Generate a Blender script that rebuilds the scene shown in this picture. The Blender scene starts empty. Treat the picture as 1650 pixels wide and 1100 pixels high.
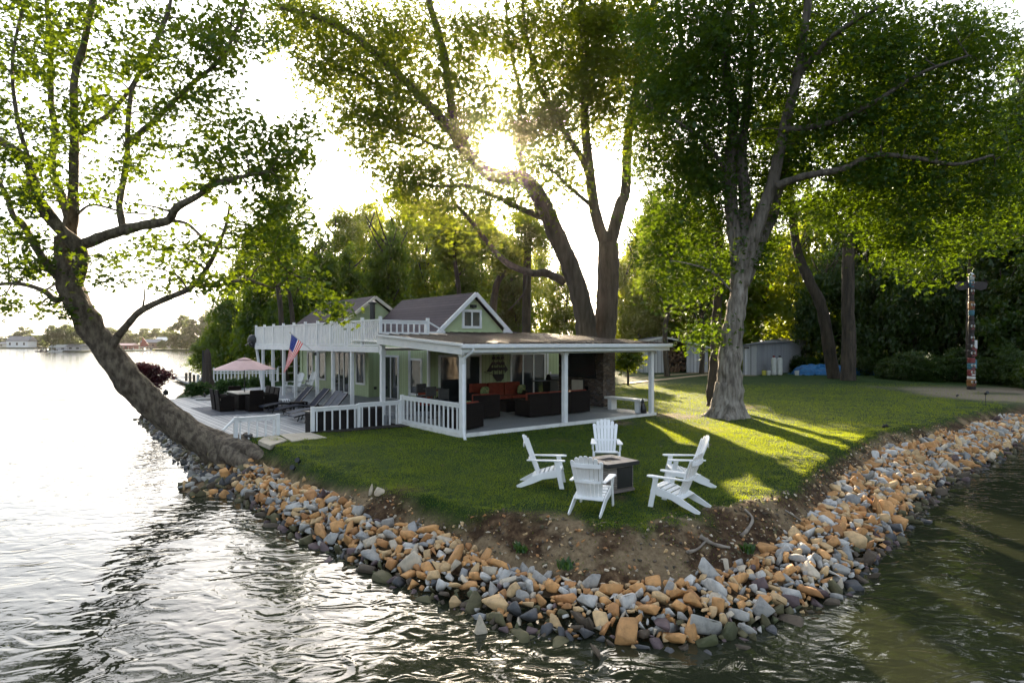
import bpy, bmesh, math, random
import numpy as np
from mathutils import Vector, Matrix, Euler, noise as mn
random.seed(7); RNG = np.random.default_rng(7)
R = math.radians
SC = bpy.context.scene
COL = SC.collection
# ------------------------------------------------------------------ camera
F, HC, Y0, X0 = 1000.0, 2.7, 552.0, 825.0          # pixels, metres
WZ = -1.2                                           # water level
cam_d = bpy.data.cameras.new('camera'); cam = bpy.data.objects.new('camera', cam_d); COL.objects.link(cam)
cam.location = (0, 0, HC); cam.rotation_euler = (R(90), 0, 0)
cam_d.sensor_width = 36; cam_d.lens = F / 1650 * 36; cam_d.shift_y = 2 / 1650
cam_d.clip_start = 0.1; cam_d.clip_end = 6000
SC.camera = cam
# ------------------------------------------------------------------ sky and sun
SUN_EL, SUN_AZ = R(17.2), R(-1.4)                   # azimuth from +Y towards +X
SUN_DIR = Vector((math.sin(SUN_AZ) * math.cos(SUN_EL), math.cos(SUN_AZ) * math.cos(SUN_EL), math.sin(SUN_EL)))
w = bpy.data.worlds.new('World'); SC.world = w; w.use_nodes = True
nt = w.node_tree; nt.nodes.clear()
sky = nt.nodes.new('ShaderNodeTexSky'); sky.sky_type = 'NISHITA'; sky.sun_disc = False
sky.sun_elevation = SUN_EL; sky.sun_rotation = SUN_AZ; sky.air_density = 1.0; sky.dust_density = 2.5; sky.ozone_density = 1.0; sky.altitude = 200
bg = nt.nodes.new('ShaderNodeBackground'); bg.inputs[1].default_value = 0.078
tc = nt.nodes.new('ShaderNodeTexCoord')
dt = nt.nodes.new('ShaderNodeVectorMath'); dt.operation = 'DOT_PRODUCT'; dt.inputs[1].default_value = SUN_DIR
nt.links.new(tc.outputs['Generated'], dt.inputs[0])
def mrange(a, b, c, d):
    m = nt.nodes.new('ShaderNodeMapRange'); m.inputs[1].default_value = a; m.inputs[2].default_value = b
    m.inputs[3].default_value = c; m.inputs[4].default_value = d; nt.links.new(dt.outputs['Value'], m.inputs[0]); return m
def wmath(op, a, b):
    m = nt.nodes.new('ShaderNodeMath'); m.operation = op
    for i, v in enumerate((a, b)):
        if isinstance(v, (int, float)): m.inputs[i].default_value = v
        else: nt.links.new(v, m.inputs[i])
    return m.outputs[0]
disc = mrange(math.cos(R(1.75)), math.cos(R(1.35)), 0, 40).outputs[0]     # the sun's disc and its aureole in the hazy air
aur = wmath('MULTIPLY', wmath('POWER', mrange(math.cos(R(10)), 1, 0, 1).outputs[0], 3.0), 7.0)
wide = wmath('MULTIPLY', wmath('POWER', mrange(math.cos(R(78)), 1, 0, 1).outputs[0], 2.0), .48)      # bright thin haze on the sun's side of the sky
glow = wmath('ADD', disc, aur)
bg2 = nt.nodes.new('ShaderNodeBackground'); bg2.inputs[0].default_value = (1, 0.78, 0.5, 1); nt.links.new(glow, bg2.inputs[1])
bg3 = nt.nodes.new('ShaderNodeBackground'); bg3.inputs[0].default_value = (1, 0.95, 0.89, 1); nt.links.new(wide, bg3.inputs[1])
ad = nt.nodes.new('ShaderNodeAddShader'); ad2 = nt.nodes.new('ShaderNodeAddShader'); wo = nt.nodes.new('ShaderNodeOutputWorld')
hs = nt.nodes.new('ShaderNodeHueSaturation'); hs.inputs['Saturation'].default_value = .6; nt.links.new(sky.outputs[0], hs.inputs['Color']); nt.links.new(hs.outputs[0], bg.inputs[0])
sz = nt.nodes.new('ShaderNodeSeparateXYZ'); nt.links.new(tc.outputs['Generated'], sz.inputs[0]); hzn = nt.nodes.new('ShaderNodeMapRange')   # haze dims the sky low down
for k_, v_ in ((1, 0.0), (2, 0.45), (3, .5), (4, 1.3)): hzn.inputs[k_].default_value = v_
nt.links.new(sz.outputs[2], hzn.inputs[0]); sg = nt.nodes.new('ShaderNodeMath'); sg.operation = 'MULTIPLY'; sg.inputs[1].default_value = .078; nt.links.new(hzn.outputs[0], sg.inputs[0]); nt.links.new(sg.outputs[0], bg.inputs[1]); nt.links.new(bg.outputs[0], ad.inputs[0]); nt.links.new(bg2.outputs[0], ad.inputs[1]); nt.links.new(ad.outputs[0], ad2.inputs[0]); nt.links.new(bg3.outputs[0], ad2.inputs[1]); nt.links.new(ad2.outputs[0], wo.inputs[0])
sl = bpy.data.lights.new('sun', 'SUN'); sl.energy = 5.0; sl.angle = R(0.6); sl.color = (1, 0.80, 0.55)
so = bpy.data.objects.new('sun', sl); COL.objects.link(so); so.rotation_euler = (-SUN_DIR).to_track_quat('-Z', 'Y').to_euler(); so.location = (0, 60, 40)
SC.view_settings.view_transform = 'Standard'; SC.view_settings.look = 'None'; SC.view_settings.exposure = 2.34; SC.view_settings.gamma = 1
cy = SC.cycles
SC.render.engine = 'CYCLES'
cy.use_denoising = True; cy.max_bounces = 7; cy.diffuse_bounces = 3; cy.glossy_bounces = 3; cy.transmission_bounces = 4; cy.transparent_max_bounces = 6
cy.sample_clamp_indirect = 6; cy.use_adaptive_sampling = True; cy.adaptive_threshold = 0.02; cy.caustics_reflective = False; cy.caustics_refractive = False
cy.volume_bounces = 0
# ------------------------------------------------------------------ coordinates
def gp(px, py, z=0.0):                              # photo pixel on the plane at height z
    d = (HC - z) * F / (py - Y0); return Vector(((px - X0) / F * d, d, z))
def at(px, py, d): return Vector(((px - X0) / F * d, d, HC + (Y0 - py) / F * d))
PHI = math.atan2(.622, .783)
HO = Vector((-1.41, 17.65, 0)); U = Vector((.783, .622, 0)); V = Vector((-.622, .783, 0))
def L(t, s, z=0.0): return HO + U * t + V * s + Vector((0, 0, z))
def inv(x, y):
    dx, dy = x - HO.x, y - HO.y; return dx * U.x + dy * U.y, dx * V.x + dy * V.y
def sm(x): x = min(1, max(0, x)); return x * x * (3 - 2 * x)
# ------------------------------------------------------------------ materials
def newmat(name):
    m = bpy.data.materials.new(name); m.use_nodes = True; n = m.node_tree.nodes; l = m.node_tree.links
    n.clear(); out = n.new('ShaderNodeOutputMaterial'); b = n.new('ShaderNodeBsdfPrincipled'); l.new(b.outputs[0], out.inputs[0]); return m, n, l, b, out
def ramp(n, l, src, stops):
    r = n.new('ShaderNodeValToRGB'); e = r.color_ramp.elements
    while len(e) < len(stops): e.new(0.5)
    for i, (p, c) in enumerate(stops): e[i].position = p; e[i].color = (*c, 1)
    l.new(src, r.inputs[0]); return r.outputs[0]
def noise(n, l, vec, scale, det=4, rough=.55, dist=0):
    t = n.new('ShaderNodeTexNoise'); t.inputs['Scale'].default_value = scale; t.inputs['Detail'].default_value = det
    t.inputs['Roughness'].default_value = rough; t.inputs['Distortion'].default_value = dist
    if vec is not None: l.new(vec, t.inputs['Vector'])
    return t.outputs['Fac']
def mapped(n, l, scale=(1, 1, 1), rot=(0, 0, 0), coord='Object'):
    c = n.new('ShaderNodeTexCoord'); m = n.new('ShaderNodeMapping'); m.inputs['Scale'].default_value = scale; m.inputs['Rotation'].default_value = rot
    l.new(c.outputs[coord], m.inputs[0]); return m.outputs[0]
def bump(n, l, b, src, strength, dist=.02):
    u = n.new('ShaderNodeBump'); u.inputs['Strength'].default_value = strength; u.inputs['Distance'].default_value = dist
    l.new(src, u.inputs['Height']); l.new(u.outputs[0], b.inputs['Normal']); return u
def pm(name, c1, c2=None, scale=3, rough=.7, bmp=.2, dist=.02, stretch=(1, 1, 1), metal=0, det=5, lo=.35, hi=.65):
    m, n, l, b, o = newmat(name); c2 = c2 or tuple(x * .8 for x in c1)
    v = mapped(n, l, stretch); f = noise(n, l, v, scale, det)
    l.new(ramp(n, l, f, [(lo, c1), (hi, c2)]), b.inputs['Base Color']); b.inputs['Roughness'].default_value = rough; b.inputs['Metallic'].default_value = metal
    if bmp: bump(n, l, b, noise(n, l, v, scale * 4, 4), bmp, dist)
    return m
def grooves(name, c1, c2, axis, pitch, frac=.1, rough=.6, depth=.006, along=1.0):
    """boards: grooves every `pitch` metres along an object axis, each board a little different"""
    m, n, l, b, o = newmat(name); c = n.new('ShaderNodeTexCoord'); s = n.new('ShaderNodeSeparateXYZ'); l.new(c.outputs['Object'], s.inputs[0])
    def mth(op, a, k):
        x = n.new('ShaderNodeMath'); x.operation = op
        for i, q in enumerate((a, k)):
            if q is None: continue
            if isinstance(q, (int, float)): x.inputs[i].default_value = q
            else: l.new(q, x.inputs[i])
        return x.outputs[0]
    src = s.outputs[axis] if isinstance(axis, int) else mth('ADD', s.outputs[0], s.outputs[1])
    q = mth('DIVIDE', src, pitch); fr = mth('FRACT', q, None); fl = mth('FLOOR', q, None)
    wn = n.new('ShaderNodeTexWhiteNoise'); wn.noise_dimensions = '1D'; l.new(fl, wn.inputs['W'])
    nz = noise(n, l, c.outputs['Object'], 2.2, 6, .6)
    mixf = mth('ADD', mth('MULTIPLY', wn.outputs['Value'], .45), mth('MULTIPLY', nz, .55))
    col = ramp(n, l, mixf, [(.25, c1), (.7, c2)])
    g = mth('GREATER_THAN', fr, frac)
    mx = n.new('ShaderNodeMix'); mx.data_type = 'RGBA'; l.new(g, mx.inputs[0]); mx.inputs[6].default_value = (c2[0] * .3, c2[1] * .3, c2[2] * .3, 1); l.new(col, mx.inputs[7])
    l.new(mx.outputs[2], b.inputs['Base Color']); b.inputs['Roughness'].default_value = rough
    bump(n, l, b, mth('ADD', g, mth('MULTIPLY', nz, .3)), .6, depth); return m
def leafmat(name, cols, trans=.5, tcol=(.35, .5, .04), gloss=.0):
    m, n, l, b, o = newmat(name); n.remove(b)
    g = n.new('ShaderNodeNewGeometry'); col = ramp(n, l, g.outputs['Random Per Island'], [(i / (len(cols) - 1), c) for i, c in enumerate(cols)])
    d = n.new('ShaderNodeBsdfDiffuse'); l.new(col, d.inputs[0]); t = n.new('ShaderNodeBsdfTranslucent')
    mc = n.new('ShaderNodeMix'); mc.data_type = 'RGBA'; mc.inputs[0].default_value = .55; l.new(col, mc.inputs[6]); mc.inputs[7].default_value = (*tcol, 1); l.new(mc.outputs[2], t.inputs[0])
    mx = n.new('ShaderNodeMixShader'); mx.inputs[0].default_value = trans; l.new(d.outputs[0], mx.inputs[1]); l.new(t.outputs[0], mx.inputs[2])
    gl = n.new('ShaderNodeBsdfGlossy'); gl.inputs['Roughness'].default_value = .45; gl.inputs[0].default_value = (.5, .55, .5, 1)
    m2 = n.new('ShaderNodeMixShader'); m2.inputs[0].default_value = .06; l.new(mx.outputs[0], m2.inputs[1]); l.new(gl.outputs[0], m2.inputs[2]); l.new(m2.outputs[0], o.inputs[0]); return m
def glassmat(name, c=(.03, .035, .04), rough=.04):
    m, n, l, b, o = newmat(name); b.inputs['Base Color'].default_value = (*c, 1); b.inputs['Roughness'].default_value = rough; b.inputs['IOR'].default_value = 1.5
    b.inputs['Specular IOR Level'].default_value = .9
    return m
M = {}
M['white'] = pm('white_paint', (.74, .74, .73), (.66, .67, .67), 4, .45, .08)
M['offwhite'] = pm('weathered_white_paint', (.70, .69, .66), (.50, .48, .44), 3, .55, .15, lo=.45, hi=.8)
M['plastic'] = pm('white_resin_board', (.82, .82, .81), (.70, .70, .68), 3.5, .45, .05, lo=.45, hi=.85)
M['siding'] = grooves('pale_green_board_siding', (.40, .475, .265), (.345, .42, .225), 'sum', .2, .07)
M['siding_g'] = pm('pale_green_paint', (.42, .49, .285), (.37, .44, .24), 3, .6, .05)
M['deck'] = grooves('weathered_deck_boards', (.37, .375, .38), (.25, .26, .27), 0, .2, .12, .62, .006)
M['deck2'] = grooves('weathered_platform_boards', (.33, .345, .36), (.24, .255, .27), 0, .14, .08, .62, .006)
M['porchfloor'] = grooves('grey_porch_boards', (.27, .275, .265), (.22, .225, .215), 1, .12, .05, .5, .003)
M['shingle'] = grooves('purple_grey_asphalt_shingles', (.075, .058, .07), (.045, .036, .044), 2, .13, .1, .85, .012)
M['metalroof'] = pm('brown_metal_roof_sheet', (.036, .025, .02), (.024, .017, .014), 1.5, .42, .1, .01)
M['wicker'] = grooves('dark_brown_wicker', (.014, .0095, .008), (.009, .006, .005), 2, .03, .3, .7, .006)
M['darkmetal'] = pm('dark_metal', (.018, .018, .019), None, 5, .45, .05)
M['black'] = pm('black_plastic', (.006, .006, .0065), None, 5, .35, .03)
M['redcush'] = pm('rust_red_cushion_fabric', (.22, .035, .014), (.16, .026, .012), 8, .9, .2)
M['greencush'] = pm('green_leaf_print_fabric', (.07, .15, .06), (.30, .30, .12), 14, .9, .1, lo=.45, hi=.55)
M['navy'] = pm('slate_blue_sling_fabric', (.025, .03, .05), (.018, .022, .036), 8, .85, .15)
M['greysling'] = pm('grey_sling_fabric', (.13, .135, .15), (.09, .095, .11), 8, .85, .15)
M['stonebrick'] = None
M['glass'] = glassmat('window_glass')
M['tan'] = pm('cream_trim_paint', (.62, .58, .49), (.55, .5, .42), 3, .6, .1)
M['bark'] = pm('grey_brown_bark', (.13, .105, .08), (.05, .038, .028), 5, .95, 1.0, .06, (1, 1, .18), lo=.3, hi=.7)
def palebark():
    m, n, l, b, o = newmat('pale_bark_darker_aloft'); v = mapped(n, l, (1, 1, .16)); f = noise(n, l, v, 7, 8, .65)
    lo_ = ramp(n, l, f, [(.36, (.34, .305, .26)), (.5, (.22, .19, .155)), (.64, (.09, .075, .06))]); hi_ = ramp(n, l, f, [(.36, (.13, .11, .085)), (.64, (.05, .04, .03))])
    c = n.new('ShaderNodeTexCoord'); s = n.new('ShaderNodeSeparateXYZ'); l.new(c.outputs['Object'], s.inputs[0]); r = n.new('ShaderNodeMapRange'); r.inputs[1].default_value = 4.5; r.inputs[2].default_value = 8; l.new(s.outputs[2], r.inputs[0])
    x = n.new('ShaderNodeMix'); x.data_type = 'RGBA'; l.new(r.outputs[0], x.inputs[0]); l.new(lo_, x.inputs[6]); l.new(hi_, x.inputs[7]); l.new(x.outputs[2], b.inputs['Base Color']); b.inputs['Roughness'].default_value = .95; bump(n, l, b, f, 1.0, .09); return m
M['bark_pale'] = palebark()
M['bark_dark'] = pm('dark_bark', (.075, .058, .042), (.03, .024, .018), 5, .95, 1.0, .05, (1, 1, .18))
M['bark_pale0'] = pm('pale_grey_ridged_bark', (.30, .27, .23), (.11, .092, .075), 6, .95, 1.0, .07, (1, 1, .16), lo=.32, hi=.68)
M['wood'] = pm('weathered_wood', (.20, .16, .12), (.12, .095, .07), 6, .85, .4, .02, (1, 1, .3))
M['drift'] = pm('bleached_driftwood', (.30, .26, .21), (.16, .13, .1), 6, .85, .5, .02)
M['slab'] = pm('tan_flagstone', (.42, .37, .29), (.32, .28, .22), 2.5, .8, .3, .01)
M['concrete'] = pm('concrete', (.36, .35, .33), (.28, .27, .25), 4, .85, .2)
M['pink'] = pm('faded_pink_canopy_fabric', (.58, .40, .38), (.52, .35, .34), 3, .85, .05)
M['browncloth'] = pm('brown_canopy_fabric', (.07, .052, .042), (.045, .034, .028), 5, .9, .3, .02, (3, 3, .4))
M['greymetal'] = grooves('grey_ribbed_metal_sheet', (.52, .52, .54), (.44, .44, .46), 'sum', .3, .12, .5, .012)
M['bluegrey'] = grooves('blue_grey_shed_boards', (.36, .365, .38), (.29, .295, .31), 'sum', .25, .08, .7, .01)
M['shedroof'] = pm('grey_shed_roof_sheet', (.15, .155, .17), (.11, .115, .13), 2, .6, .1)
M['tarp'] = pm('blue_tarpaulin', (.0, .13, .33), (.0, .07, .20), 2, .6, .5, .05)
M['tank'] = pm('white_gas_cylinder_paint', (.62, .63, .60), (.52, .53, .5), 4, .4, .02)
M['yellow'] = pm('yellow_plastic', (.55, .5, .08), None, 4, .5, .02)
M['redpaint'] = pm('red_paint', (.24, .03, .025), (.12, .03, .03), 5, .5, .02)
M['orange'] = pm('ochre_paint', (.26, .12, .03), (.18, .08, .02), 6, .6, .2)
M['teal'] = pm('teal_paint', (.04, .16, .20), (.03, .11, .15), 6, .6, .2)
M['totemwood'] = pm('dark_carved_wood', (.026, .016, .013), (.014, .009, .008), 5, .6, .4, .02)
M['woodtan'] = pm('tan_plank', (.34, .25, .15), (.25, .18, .11), 3, .8, .2, .01, (1, 8, 1))
M['logs'] = pm('split_firewood', (.16, .09, .05), (.07, .04, .025), 9, .9, .5)
M['mulch'] = pm('dark_mulch', (.03, .02, .015), (.015, .011, .01), 20, .95, 1, .03)
M['planter'] = pm('dark_grey_brown_planter_board', (.022, .018, .018), (.014, .012, .012), 4, .85, .2)
def brickmat():
    m, n, l, b, o = newmat('brown_fieldstone_masonry'); c = n.new('ShaderNodeTexCoord')
    mp = n.new('ShaderNodeMapping'); mp.inputs['Scale'].default_value = (5, 5, 11); l.new(c.outputs['Object'], mp.inputs[0])
    v = n.new('ShaderNodeTexVoronoi'); v.inputs['Scale'].default_value = 1; l.new(mp.outputs[0], v.inputs[0])
    v2 = n.new('ShaderNodeTexVoronoi'); v2.feature = 'DISTANCE_TO_EDGE'; v2.inputs['Scale'].default_value = 1; l.new(mp.outputs[0], v2.inputs[0])
    s = n.new('ShaderNodeSeparateColor'); l.new(v.outputs['Color'], s.inputs[0])
    col = ramp(n, l, s.outputs[0], [(0, (.055, .04, .035)), (.4, (.13, .095, .075)), (.75, (.09, .08, .085)), (1, (.2, .16, .13))])
    e = ramp(n, l, v2.outputs['Distance'], [(.0, (.3, .3, .3)), (.08, (1, 1, 1))])
    mx = n.new('ShaderNodeMix'); mx.data_type = 'RGBA'; mx.blend_type = 'MULTIPLY'; mx.inputs[0].default_value = 1; l.new(col, mx.inputs[6]); l.new(e, mx.inputs[7])
    l.new(mx.outputs[2], b.inputs['Base Color']); b.inputs['Roughness'].default_value = .85; bump(n, l, b, v2.outputs['Distance'], .8, .05); return m
M['stonebrick'] = brickmat()
M['leaf_syc'] = leafmat('sycamore_leaf', [(.018, .052, .006), (.034, .08, .008), (.065, .115, .01)], .4, (.30, .40, .006))
M['leaf_mid'] = leafmat('maple_leaf', [(.02, .05, .006), (.04, .08, .008), (.07, .11, .01)], .48, (.42, .48, .006))
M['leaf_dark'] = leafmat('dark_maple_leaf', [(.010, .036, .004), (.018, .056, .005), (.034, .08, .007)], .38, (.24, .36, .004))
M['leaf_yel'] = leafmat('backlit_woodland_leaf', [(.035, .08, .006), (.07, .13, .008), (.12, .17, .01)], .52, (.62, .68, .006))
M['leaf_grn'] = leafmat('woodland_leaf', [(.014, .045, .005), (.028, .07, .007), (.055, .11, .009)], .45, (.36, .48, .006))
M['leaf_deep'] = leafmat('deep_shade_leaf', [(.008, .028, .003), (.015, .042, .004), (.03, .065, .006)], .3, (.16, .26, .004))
M['leaf_hedge'] = leafmat('boxwood_leaf', [(.02, .055, .014), (.035, .085, .02), (.05, .11, .025)], .3, (.2, .35, .03))
M['leaf_purple'] = leafmat('purple_maple_leaf', [(.045, .012, .018), (.07, .016, .022), (.03, .01, .016)], .35, (.25, .03, .04))
M['leaf_far'] = leafmat('distant_leaf', [(.04, .07, .03), (.06, .1, .035), (.09, .12, .04)], .35, (.25, .3, .05))
for k_ in ('metalroof', 'wicker', 'shingle', 'planter', 'navy', 'greysling', 'deck', 'deck2', 'porchfloor'): M[k_].node_tree.nodes['Principled BSDF'].inputs['Specular IOR Level'].default_value = .18
# ------------------------------------------------------------------ mesh helpers
def tag(o, label=None, cat=None, group=None, kind=None):
    for k, v in (('label', label), ('category', cat), ('group', group), ('kind', kind)):
        if v: o[k] = v
    return o
def thing(name, label, cat, loc=(0, 0, 0), rz=0.0, group=None):
    o = bpy.data.objects.new(name, None); COL.objects.link(o); o.location = loc; o.rotation_euler = (0, 0, rz); o.empty_display_size = .2
    return tag(o, label, cat, group)
def link(me, name, mat, parent=None):
    o = bpy.data.objects.new(name, me); COL.objects.link(o); o.parent = parent
    if mat is not None and not me.materials: me.materials.append(mat)
    return o
def npmesh(name, Vt, Fc, mat=None, parent=None, smooth=False, attr=None):
    """fast mesh from arrays; Fc n x k faces of one size"""
    me = bpy.data.meshes.new(name); Vt = np.asarray(Vt, np.float32); Fc = np.asarray(Fc, np.int32); k = Fc.shape[1]
    me.vertices.add(len(Vt)); me.vertices.foreach_set('co', Vt.ravel()); me.loops.add(Fc.size); me.loops.foreach_set('vertex_index', Fc.ravel())
    me.polygons.add(len(Fc)); me.polygons.foreach_set('loop_start', np.arange(0, Fc.size, k, dtype=np.int32)); me.polygons.foreach_set('loop_total', np.full(len(Fc), k, np.int32))
    if smooth: me.polygons.foreach_set('use_smooth', np.ones(len(Fc), bool))
    me.update(calc_edges=True)
    for an, arr in (attr or {}).items():
        a = me.attributes.new(an, 'FLOAT_COLOR' if arr.ndim == 2 else 'FLOAT', 'POINT'); a.data.foreach_set('color' if arr.ndim == 2 else 'value', arr.astype(np.float32).ravel())
    return link(me, name, mat, parent)
class MB:
    def __init__(s): s.v = []; s.f = []; s.m = Matrix.Identity(4)
    def add(s, vs, fs):
        k = len(s.v); s.v += [tuple(s.m @ Vector(v)) for v in vs]; s.f += [tuple(i + k for i in f) for f in fs]; return s
    def box(s, x0, x1, y0, y1, z0, z1):
        return s.add([(x, y, z) for z in (z0, z1) for x, y in ((x0, y0), (x1, y0), (x1, y1), (x0, y1))],
                     [(0, 3, 2, 1), (4, 5, 6, 7), (0, 1, 5, 4), (1, 2, 6, 5), (2, 3, 7, 6), (3, 0, 4, 7)])
    def beam(s, p, q, wd, h, up=(0, 0, 1)):
        p, q = Vector(p), Vector(q); d = (q - p).normalized(); up = Vector(up); x = d.cross(up)
        if x.length < 1e-4: x = d.cross(Vector((1, 0, 0)))
        x.normalize(); z = x.cross(d)
        vs = [e + x * a * wd / 2 + z * b * h / 2 for e in (p, q) for a, b in ((-1, -1), (1, -1), (1, 1), (-1, 1))]
        return s.add(vs, [(0, 1, 2, 3), (7, 6, 5, 4), (0, 4, 5, 1), (1, 5, 6, 2), (2, 6, 7, 3), (3, 7, 4, 0)])
    def prism(s, poly, z0, z1):
        n = len(poly); vs = [(p[0], p[1], z0) for p in poly] + [(p[0], p[1], z1) for p in poly]
        return s.add(vs, [tuple(range(n))[::-1], tuple(range(n, 2 * n))] + [(i, (i + 1) % n, n + (i + 1) % n, n + i) for i in range(n)])
    def slab(s, pts, off):
        """extrude a planar polygon (3-D points) by vector off"""
        n = len(pts); off = Vector(off); vs = [Vector(p) for p in pts]; vs += [p + off for p in vs]
        return s.add(vs, [tuple(range(n)), tuple(range(n, 2 * n))[::-1]] + [((i + 1) % n, i, n + i, n + (i + 1) % n) for i in range(n)])
    def tube(s, pts, rad, n=8, cap=True, wob=0.0, sc=1.0, ridge=0.0):
        pts = [Vector(p) for p in pts]; 
        if isinstance(rad, (int, float)): rad = [rad] * len(pts)
        vs = []; fs = []; ref = None
        for i, p in enumerate(pts):
            d = (pts[min(i + 1, len(pts) - 1)] - pts[max(i - 1, 0)]).normalized()
            if ref is None: ref = d.orthogonal().normalized()
            ref = (ref - d * ref.dot(d)); ref = ref.normalized() if ref.length > 1e-6 else d.orthogonal().normalized(); b = d.cross(ref)
            for k in range(n):
                a = 2 * math.pi * k / n; r = rad[i]; c = ref * math.cos(a) + b * math.sin(a)
                if wob: r *= 1 + wob * mn.noise((p + c * r) * sc)
                if ridge: r *= 1 + ridge * (1 - 2 * abs(mn.noise(Vector((math.cos(a) * 5.5, math.sin(a) * 5.5, i * .16))))) + ridge * .6 * mn.noise(Vector((math.cos(a) * 14, math.sin(a) * 14, i * .5)))
                vs.append(p + c * r)
        for i in range(len(pts) - 1):
            for k in range(n):
                a, b2 = i * n + k, i * n + (k + 1) % n; fs.append((a, b2, b2 + n, a + n))
        if cap: fs += [tuple(range(n))[::-1], tuple(range(len(vs) - n, len(vs)))]
        return s.add(vs, fs)
    def lathe(s, prof, n=16, c=(0, 0)):
        vs = [(c[0] + r * math.cos(2 * math.pi * k / n), c[1] + r * math.sin(2 * math.pi * k / n), z) for r, z in prof for k in range(n)]
        fs = [(i * n + k, i * n + (k + 1) % n, (i + 1) * n + (k + 1) % n, (i + 1) * n + k) for i in range(len(prof) - 1) for k in range(n)]
        fs += [tuple(range(n))[::-1], tuple(range(len(vs) - n, len(vs)))]; return s.add(vs, fs)
    def build(s, name, mat, parent=None, smooth=False, bevel=0, seg=2):
        me = bpy.data.meshes.new(name); me.from_pydata([tuple(v) for v in s.v], [], s.f)
        if smooth: me.polygons.foreach_set('use_smooth', [True] * len(me.polygons))
        me.update(); o = link(me, name, M[mat] if isinstance(mat, str) else mat, parent)
        if bevel: b = o.modifiers.new('bevel', 'BEVEL'); b.width = bevel; b.segments = seg; b.limit_method = 'ANGLE'
        return o
def kids(o): return [c for c in bpy.data.objects if c.parent == o]
def dup(o, loc, rz, label, sc=None):
    def cp(a, par):
        c = a.copy(); COL.objects.link(c)
        if par: c.parent = par
        for k in kids(a): cp(k, c)
        return c
    c = cp(o, None); c.location = loc; c.rotation_euler = (0, 0, rz)
    if sc: c.scale = sc
    c['label'] = label; return c
def smooth_path(pts, n=5):
    P = [Vector(p) for p in pts]; out = []
    for i in range(len(P) - 1):
        a, b, c, d = P[max(i - 1, 0)], P[i], P[i + 1], P[min(i + 2, len(P) - 1)]
        for k in range(n):
            t = k / n; out.append(.5 * ((2 * b) + (c - a) * t + (2 * a - 5 * b + 4 * c - d) * t * t + (3 * b - a - 3 * c + d) * t ** 3))
    out.append(P[-1]); return out
# ------------------------------------------------------------------ shoreline and ground
# matching pixels: top edge of the rock bank (with its height) and the waterline below it
pairs = [(397, 738, -.38, 333, 752), (420, 747, -.4, 342, 778), (445, 757, -.4, 360, 808), (476, 773, -.4, 400, 840), (513, 786, -.4, 445, 870), (571, 811, -.45, 505, 905), (605, 830, -.5, 560, 934), (676, 846, -.58, 640, 978), (720, 862, -.62, 700, 1008), (771, 880, -.65, 760, 1033),
         (811, 900, -.68, 812, 1056), (870, 912, -.7, 868, 1070), (938, 932, -.72, 932, 1078), (1000, 938, -.72, 1000, 1084), (1054, 938, -.72, 1064, 1086), (1120, 931, -.7, 1134, 1084), (1164, 909, -.65, 1212, 1074), (1200, 893, -.62, 1262, 1050), (1229, 878, -.6, 1300, 1024), (1287, 846, -.53, 1372, 996), (1316, 818, -.48, 1416, 943),
         (1330, 794, -.42, 1446, 912), (1352, 772, -.38, 1474, 882), (1400, 735, -.32, 1500, 846), (1440, 712, -.28, 1528, 810), (1516, 698, -.28, 1572, 780), (1569, 683, -.28, 1612, 756), (1608, 671, -.28, 1640, 738), (1650, 664, -.28, 1672, 722)]
crest_in = [gp(a, b, c) for a, b, c, _, _ in pairs]; wline = [gp(c, d, WZ) for _, _, _, c, d in pairs]
crest = [Vector(p) for p in ((-95, 230, -.5), (-53, 112, -.5), (-30.5, 62, -.5), (-20, 37, -.5), (-17.4, 30.3, -.55), (-12.6, 23.5, -.6), (-8.3, 17.8, -.5))] + crest_in + [Vector(p) for p in ((34, 31, -.3), (60, 38, -.3), (140, 60, -.3), (420, 90, -.3), (420, 600, -.3), (-95, 600, -.3))]
BW = np.array([1.2] * 7 + [max(.9, (c - w_).to_2d().length) for c, w_ in zip(crest_in, wline)] + [3.6] + [1.6] * 5 + [1.5])
BW[7 + len(pairs) - 6:7 + len(pairs)] *= .66; BW[7 + len(pairs)] = 2.4
CA = np.array([[p.x, p.y, p.z] for p in crest])
def crest_dist(X, Y):
    """signed distance to the bank's crest (positive on land) and the crest's height there"""
    n = len(CA); best = np.full(X.shape, 1e9); zc = np.zeros(X.shape); ins = np.zeros(X.shape, bool); ct = np.zeros(X.shape)
    for i in range(n):
        a, b = CA[i], CA[(i + 1) % n]; dx, dy = b[0] - a[0], b[1] - a[1]
        t = np.clip(((X - a[0]) * dx + (Y - a[1]) * dy) / (dx * dx + dy * dy), 0, 1)
        d = np.hypot(X - a[0] - t * dx, Y - a[1] - t * dy); m = d < best
        best[m] = d[m]; zc[m] = (a[2] + t * (b[2] - a[2]))[m]; ct[m] = (i + t)[m]
        c = ((a[1] > Y) != (b[1] > Y)) & (X < dx * (Y - a[1]) / (dy if dy else 1e-9) + a[0]); ins ^= c
    return np.where(ins, best, -best), zc, ct
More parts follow.
